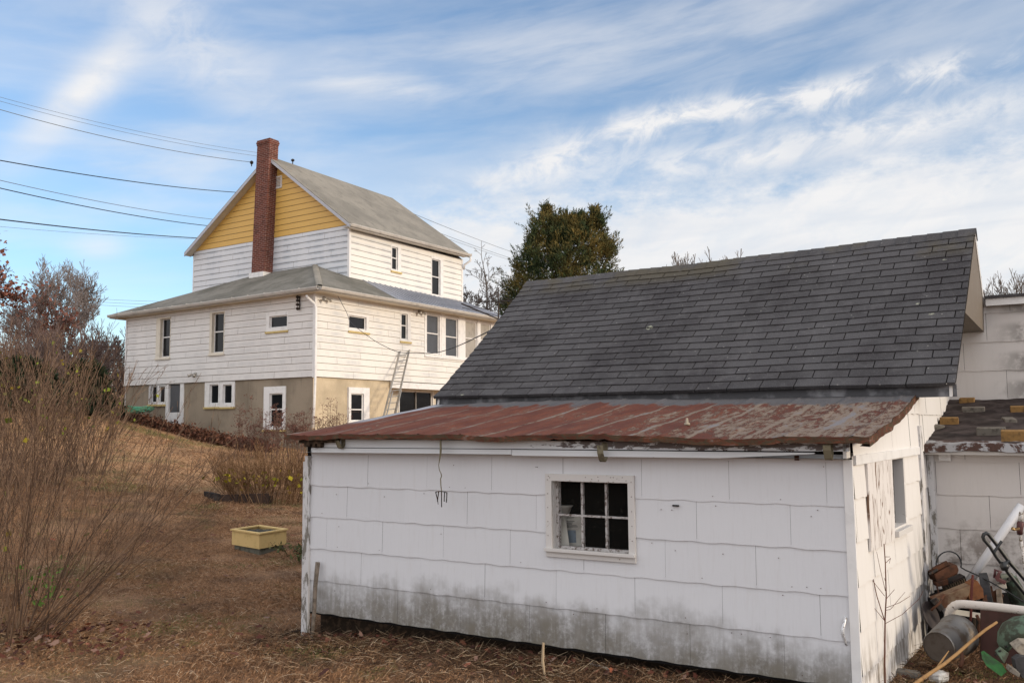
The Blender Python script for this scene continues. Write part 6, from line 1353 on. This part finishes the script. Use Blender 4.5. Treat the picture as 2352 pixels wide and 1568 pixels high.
# cream strip and dark frame seen behind
m = MB(); q = [jp(880, 1040, 6.55), jp(1085, 1075, 6.5), jp(1085, 1035, 6.5), jp(890, 1005, 6.55)]; m.prism(q, V3((0, .02, 0))); tag(m.build('cream_slat', M_cream, None, q[0]), 'short cream slat under the white bent pipe', 'slat')
# green casting with bright lip
gr = thing('mower_deck', (jp(1300, 1400, 5.75).x, 5.75, gz(jp(1300, 1400, 5.75).x, 5.75)), 'faded green curved mower casting with a bright green lip at the lower right corner', 'machine part')
M_green = simple('faded_green_paint', (.085, .13, .095), .75, .25, c2=(.04, .045, .032), sc_=13, th=(.44, .58), bumpk=.3); M_green2 = simple('bright_green_plastic', (.025, .13, .025), .6, .3, c2=(.02, .05, .015), sc_=8)
pth = [(1262, 1318, .035), (1262, 1270, .065), (1285, 1215, .09), (1325, 1165, .105), (1390, 1130, .11), (1460, 1120, .11), (1550, 1130, .10)]
m = MB(); m.tube([jp(a, b, 5.85) for a, b, c in pth], [c for a, b, c in pth], 16, flat=.55); m.build('casting', M_green, gr, smooth=True)
m = MB(); q = [jp(1300, 1285, 5.80), jp(1185, 1395, 5.74), jp(1112, 1385, 5.72), jp(1205, 1320, 5.76)]; q2 = [jp(1205, 1318, 5.76), jp(1275, 1270, 5.82), jp(1330, 1250, 5.82), jp(1262, 1345, 5.76)]
m.prism([jp(1195, 1325, 5.76), jp(1235, 1290, 5.78), jp(1300, 1340, 5.78), jp(1262, 1420, 5.74)], V3((0, .02, .0))); m.build('bracket', M_green, gr, bevel=.004)
m = MB(); m.prism([jp(1112, 1385, 5.70), jp(1135, 1372, 5.70), jp(1285, 1480, 5.62), jp(1240, 1520, 5.60), jp(1120, 1435, 5.66)], V3((.0, .05, .035))); m.build('lip', M_green2, gr, bevel=.006)
m = MB()
for X, Y in ((1270, 1287), (1222, 1322), (1192, 1348)): p = jp(X, Y, 5.745); m.tube([p, p+V3((0, -.012, .004))], .007, 8)
m.build('bolt', M_iron, gr)
# long dry stalk
m = MB(); pts = [jp(540, 1600, 4.95), jp(640, 1525, 5.15), jp(800, 1420, 5.4), jp(900, 1340, 5.55), jp(1020, 1235, 5.62), jp(1120, 1155, 5.66), jp(1203, 1100, 5.7)]; m.tube(pts, [.011, .011, .0105, .010, .0095, .009, .008], 7); m.tube([jp(735, 1465, 5.3), jp(785, 1390, 5.45), jp(835, 1320, 5.5)], [.007, .006, .003], 6); tag(m.build('dry_stalk', simple('tan_dry_stalk', (.28, .165, .07), .8, .2, c2=(.2, .11, .05), sc_=14), None, pts[0], smooth=True), 'long tan dry stalk slanting across the front of the bucket', 'stalk')
# white stone at the bottom
m = MB(); g_ = ground_at(2150, 1562); 
def rock(nm, c, sx, sy, sz, mt, lab, cat, seed, rot=0):
    bm = 10; V = []; F = []; 
    for i in range(7):
        for j in range(10):
            ph = math.pi*i/6; th = 2*math.pi*j/10; d = V3((math.sin(ph)*math.cos(th), math.sin(ph)*math.sin(th), math.cos(ph))); d = V3([math.copysign(abs(v_)**.6, v_) for v_ in d]); k_ = 1+.12*mn.noise(d*1.7+V3((seed, 0, 0))); x_, y_ = d.x*sx*k_, d.y*sy*k_; V.append(c+V3((x_*math.cos(rot)-y_*math.sin(rot), x_*math.sin(rot)+y_*math.cos(rot), d.z*sz*k_)))
    for i in range(6):
        for j in range(10): F.append((i*10+j, i*10+(j+1) % 10, (i+1)*10+(j+1) % 10, (i+1)*10+j))
    mm = MB(); mm.mesh(V, F); return tag(mm.build(nm, mt, None, c, smooth=False), lab, cat)
rock('white_block', V3((g_.x+.02, g_.y, gz(g_.x, g_.y)+.02)), .075, .05, .035, simple('chalky_block', (.5, .5, .49), .9, .1, c2=(.3, .26, .24), sc_=14), 'chalky white block on the ground at the bottom right edge of the photo', 'block', 3, .6)
g_ = ground_at(2085, 1548); rock('stone', V3((g_.x, g_.y, gz(g_.x, g_.y)+.0)), .09, .04, .03, M_gbrick, 'flat brownish stone on the ground right of the shed corner', 'stone', 5, -.5)
# engine
en = thing('engine', (jp(880, 1000, 7.2).x, 7.2, gz(jp(880, 1000, 7.2).x, 7.2)), 'rusty small engine with cooling fins on top of the junk pile', 'engine')
def slab(pts, Yd, th, mt, nm, par, bev=.004, dirv=None):
    mm = MB(); mm.prism([jp(a, b, Yd) for a, b in pts], dirv or V3((.02, th, .0))); return mm.build(nm, mt, par, bevel=bev)
slab([(722, 735), (850, 665), (900, 662), (915, 700), (905, 735), (745, 800)], 6.95, .16, M_rust, 'shroud', en, .008); slab([(735, 800), (830, 770), (835, 815), (745, 832)], 6.93, .1, M_rust, 'plate', en)
slab([(715, 690), (825, 636), (842, 662), (722, 722)], 6.97, .06, M_rust, 'top_cover', en); slab([(678, 728), (745, 690), (752, 708), (688, 744)], 6.95, .03, M_iron, 'lever', en)
for k in range(9):
    x0 = 812+k*17; slab([(x0, 828-k*7), (x0+9, 824-k*7), (x0+26, 870-k*6), (x0+16, 878-k*6)], 6.98, .12, simple('fin_metal%d' % k, (.10, .075, .05), .7, .3, .3, c2=(.05, .03, .02)) if k == 0 else MATS['fin_metal0'], 'fin', en, .001)
slab([(815, 800), (960, 745), (975, 790), (840, 860)], 7.02, .12, M_iron, 'cylinder_block', en)
# rusty tapered box under the engine
bxx = thing('metal_box', (jp(900, 1000, 6.8).x, 6.8, gz(jp(900, 1000, 6.8).x, 6.8)), 'rusty tapered sheet-metal box lying under the small engine', 'box'); M_rusttan = simple('tan_rusty_sheet', (.20, .14, .09), .8, .2, .1, c2=(.10, .045, .025), sc_=9, th=(.42, .6))
slab([(722, 930), (1002, 818), (1000, 880), (960, 942), (860, 990), (770, 1000)], 6.6, .12, M_rusttan, 'side', bxx); slab([(1000, 815), (1055, 782), (1100, 850), (1105, 915), (1000, 945), (985, 900)], 6.6, .12, simple('orange_rust', (.17, .07, .03), .8, .2, .1, c2=(.08, .035, .02), sc_=12), 'end', bxx)
# support under pile: dark lumpy stacked scrap
sp_ = thing('scrap_crate', (jp(840, 1100, 7.2).x, 7.2, gz(jp(840, 1100, 7.2).x, 7.2)), 'black rotten crate in the deep shade under the rusty box and engine', 'crate')
for pts_, Yd in (([(700, 905), (800, 865), (820, 900), (735, 945)], 6.9), ([(690, 920), (760, 950), (800, 1040), (770, 1250), (690, 1230)], 6.85), ([(880, 1000), (1100, 940), (1120, 1250), (900, 1240)], 6.9), ([(1090, 900), (1411, 880), (1411, 1100), (1110, 1080)], 7.1), ([(740, 870), (1000, 820), (1050, 950), (760, 1000)], 7.15)): slab(pts_, Yd, .08, M_black, 'board', sp_, .003)
for X0, X1 in ((990, 1012), (1022, 1040)): slab([(X0, 990), (X1, 990), (X1, 1200), (X0, 1200)], 6.72, .03, M_rot, 'slat', sp_, .002)
# round dark lid and wheel
def disc(nm, c, ax_, r_, th, mt, lab, cat, hub=True):
    mm = MB(); ax_ = ax_.normalized(); mm.tube([c-ax_*th/2, c-ax_*th*.45, c+ax_*th*.45, c+ax_*th/2], [r_*.9, r_, r_, r_*.9], 28)
    root = thing(nm, c-UZ*r_, lab, cat); mm.build('tyre' if hub else 'plate', mt, root, smooth=False)
    if hub: m2 = MB(); m2.tube([c-ax_*(th/2+.012), c+ax_*(th/2+.012)], r_*.35, 16); m2.build('hub', M_rust, root)
    return root
M_rubber = simple('old_rubber', (.045, .045, .048), .85, .2, c2=(.025, .025, .025)); disc('loose_wheel', jp(1130, 880, 6.75), V3((.86, -.45, .15)), .15, .06, M_rubber, 'dark worn wheel leaning upright between the rusty box and the green engine', 'wheel')
disc('round_lid', jp(700, 1050, 6.65), V3((.6, -.72, .35)), .105, .012, simple('dark_lid_metal', (.06, .05, .05), .5, .4, .4), 'dark round lid leaning behind the bucket by the shed corner', 'lid', False)
# rods and posts
def rod(pts_, r_, mt, lab, nm='rod', cat='rod'): mm = MB(); P_ = [jp(a, b, c) for a, b, c in pts_]; mm.tube(P_, r_, 7); return tag(mm.build(nm, mt, None, P_[-1], smooth=True), lab, cat)
rod([(648, 745, 7.25), (636, 850, 7.2), (628, 1190, 7.05)], .012, M_iron, 'dark iron bar standing in the corner where the two shed walls meet', 'iron_bar', 'bar')
rod([(1019, 740, 6.55), (1010, 850, 6.52), (1000, 1200, 6.4)], .009, simple('red_rust_rod', (.09, .025, .02), .8, .2), 'thin rusty red rod standing in front of the tan box', 'iron_rod', 'rod')
rod([(592, 1010, 7.0), (590, 1210, 6.95)], .028, simple('mossy_post', (.03, .032, .012), .9, .1, c2=(.09, .10, .04), sc_=16), 'short mossy post in the corner left of the bucket', 'post', 'post')
# white pole
m = MB(); P0, P1 = jp(995, 785, 7.0), jp(1392, 205, 6.93); m.tube([P0, P0.lerp(P1, .5), P1], [.033, .032, .031], 16); tag(m.build('white_pipe', simple('white_plastic_pipe', (.56, .57, .60), .5, .35, var=.3, sc_=5), None, P0, smooth=True), 'long white straight pipe leaning against the right wall', 'pipe')
# tap pipe
tp = thing('standpipe', (jp(1440, 1000, 6.7).x, 6.7, gz(jp(1440, 1000, 6.7).x, 6.7)), 'worn metal standpipe with red-handled brass valve at the right edge', 'pipe')
m = MB(); m.tube([jp(1392, 258, 6.8), jp(1385, 330, 6.8)], .017, 10); m.tube([jp(1381, 430, 6.8), jp(1412, 640, 6.75), jp(1470, 1000, 6.7)], .012, 8); m.build('tube', peel('worn_pipe_paint', (.5, .48, .46), (.2, .16, .12), 30, .5, .55, (1, 1, 1)), tp, smooth=True)
m = MB(); m.tube([jp(1386, 330, 6.8), jp(1384, 345, 6.8), jp(1378, 400, 6.8), jp(1380, 430, 6.8)], [.02, .026, .022, .02], 10); m.build('valve', simple('valve_dark', (.08, .03, .03), .4, .5, .4), tp, smooth=True); m = MB(); m.tube([jp(1372, 385, 6.78), jp(1335, 392, 6.76), jp(1325, 385, 6.75)], [.012, .010, .014], 8); m.build('handle', simple('brass', (.45, .30, .14), .3, .5, .9), tp, smooth=True)
# black folding handle: two parallel tubes joined by a rounded end
M_blk = simple('black_enamel', (.012, .014, .016), .35, .5, var=.3); hd_ = thing('folding_handle', (jp(1480, 1000, 6.2).x, 6.2, gz(jp(1480, 1000, 6.2).x, 6.2)), 'black tubular folding mower handle slanting in front of the long white pipe', 'handle')
Yh = 6.35; L1 = [(1500, 985), (1400, 860), (1300, 735), (1200, 600), (1150, 520), (1105, 470), (1096, 448), (1104, 428), (1122, 420), (1142, 430), (1200, 505), (1290, 630), (1400, 755), (1500, 870)]
m = MB(); m.tube([jp(a, b, Yh) for a, b in L1], .0135, 8); m.build('tube', M_blk, hd_, smooth=True)
m = MB(); m.tube([jp(1182, 565, Yh-.01), jp(1240, 480, Yh-.01)], .010, 8); m.tube([jp(1262, 650, Yh-.01), jp(1300, 632, Yh-.01)], .012, 8); m.build('crossbar', M_blk, hd_); m = MB(); p = jp(1262, 672, Yh-.03); m.tube([p+V3((0, 0, .03)), p, p-UZ*.03], [.02, .032, .02], 10); m.build('knob', M_blk, hd_, smooth=True)
# cable loop
pts = [jp(655, 900, 7.2), jp(655, 830, 7.2), jp(672, 778, 7.2), jp(715, 735, 7.15), jp(738, 700, 7.1)]+[jp(835+96*math.cos(R(a_)), 657-98*math.sin(R(a_)), 7.1) for a_ in range(190, -25, -12)]+[jp(960, 700, 7.0), jp(1040, 735, 6.8), jp(1150, 790, 6.6), jp(1290, 870, 6.4), jp(1420, 950, 6.2), jp(1600, 1040, 6.0)]
m = MB(); m.tube(pts, .0055, 6); tag(m.build('control_cable', M_wire, None, pts[0], smooth=True), 'thin black control cable looping above the rusty engine', 'cable')
# green engine piece at right edge
ge = thing('green_engine', (jp(1350, 1000, 6.75).x, 6.75, gz(jp(1350, 1000, 6.75).x, 6.75)), 'faded green engine cover with a red lever behind the black handle', 'machine part')
m = MB(); m.tube([jp(1290, 745, 6.75), jp(1305, 770, 6.75), jp(1335, 840, 6.75), jp(1370, 920, 6.75), jp(1400, 1000, 6.75)], [.05, .075, .085, .095, .09], 16, flat=.6); m.build('cover', M_green, ge, smooth=True)
slab([(1230, 745), (1330, 730), (1345, 790), (1250, 800)], 6.7, .06, simple('grey_green_cast', (.13, .14, .11), .6, .4, .2, c2=(.08, .08, .06)), 'carburettor', ge); slab([(1186, 760), (1215, 715), (1232, 725), (1222, 765), (1275, 790), (1265, 815), (1200, 785)], 6.66, .03, simple('dark_red_lever', (.06, .012, .014), .5, .4), 'lever', ge, .003); slab([(1195, 800), (1270, 790), (1282, 845), (1215, 842)], 6.7, .04, M_alum, 'plate', ge)
m = MB()
for X in (1292, 1318): p = jp(X, 768, 6.69); m.tube([p, p+V3((0, -.02, 0))], .012, 8)
m.build('bolt', M_iron, ge)
# more scrap
def scrap(nm, pts_, Yd, mt, lab, cat, dv=(.02, .03, 0)): mm = MB(); q_ = [jp(a, b, Yd) for a, b in pts_]; mm.prism(q_, V3(dv)); return tag(mm.build(nm, mt, None, q_[0], bevel=.003), lab, cat)
scrap('broken_stone', [(1335, 1305), (1400, 1265), (1470, 1270), (1480, 1350), (1400, 1365)], 5.62, simple('pale_broken_stone', (.26, .23, .19), .95, .1, c2=(.13, .11, .09), sc_=22, bumpk=.6), 'pale broken stone beside the green casting at the right edge', 'stone', (.01, .07, .02))
scrap('stone_fragment', [(1315, 1450), (1385, 1495), (1375, 1525), (1300, 1480)], 5.4, M_gbrick, 'flat mossy slab fragment at the bottom right below the green lip', 'stone', (.01, .06, .01))
scrap('torn_tyre', [(1340, 1385), (1380, 1360), (1450, 1370), (1470, 1520), (1400, 1530), (1350, 1450)], 5.55, M_rubber, 'dark torn tyre piece at the lower right corner under the pale stone', 'tyre', (.01, .06, 0))
scrap('rusty_sheet', [(1090, 905), (1200, 855), (1255, 900), (1230, 960), (1100, 955)], 6.62, M_rust, 'crumpled rusty sheet behind the white bent pipe, middle of the pile', 'sheet'); scrap('grey_board', [(1195, 850), (1235, 845), (1250, 975), (1205, 975)], 6.6, M_oldwood, 'short grey upright board behind the white bent pipe', 'board'); scrap('dark_bracket', [(690, 935), (735, 915), (800, 1000), (770, 1020)], 6.55, M_iron, 'dark bent bracket left of the white bent pipe', 'bracket')
rod([(700, 1010, 6.5), (760, 960, 6.5), (800, 890, 6.55)], .008, M_rust, 'thin rusty rod slanting left of the tan box', 'thin_rod'); rod([(745, 830, 6.85), (760, 880, 6.8), (735, 960, 6.75)], .007, M_rust, 'short rusty rod hanging below the small engine', 'short_rod'); rod([(1060, 1180, 6.35), (1075, 1100, 6.4), (1050, 1050, 6.45)], .012, M_rust, 'rusty stub between the bucket and the brown sheet metal', 'rusty_stub')
rod([(925, 1440, 5.75), (940, 1390, 5.8), (930, 1330, 5.85)], .013, M_rust, 'curled rusty strap in the leaves in front of the bucket', 'rusty_strap'); rod([(1240, 720, 6.7), (1190, 700, 6.72), (1185, 760, 6.7)], .01, MATS['dark_red_lever'], 'dark red bent rod by the green engine cover', 'red_rod')
# bits in the leaf litter
for k, (px0, py0, px1, py1, r_, mt, lab) in enumerate(((1248, 1475, 1250, 1555, .011, M_straw, 'upright pale dead stem in front of the shed wall'), (1355, 1528, 1420, 1550, .009, M_alum, 'pale grey stick lying in the litter below the shed window'), (650, 1462, 715, 1448, .016, M_rot, 'short mossy stick lying at the foot of the stake'))):
    a_, b_ = ground_at(px0, py0), ground_at(px1, py1)
    if k == 0: b_ = ground_at(1252, 1558); a_ = atY(1248, 1475, b_.y); pts = [b_, b_.lerp(a_, .5)+V3((-.01, 0, 0)), a_]; m = MB(); m.tube(pts, [.008, .011, .009], 6); m.tube([b_+V3((.02, 0, .03)), b_+V3((.12, -.02, .015))], .006, 5); mt = M_pale = simple('bleached_stem', (.38, .29, .19), .85, .1)
    else: m = MB(); m.tube([a_+UZ*.015, a_.lerp(b_, .5)+UZ*.02, b_+UZ*.015], [r_, r_*.9, r_*.7], 7)
    tag(m.build('stick', mt, None, b_), lab, 'stick')
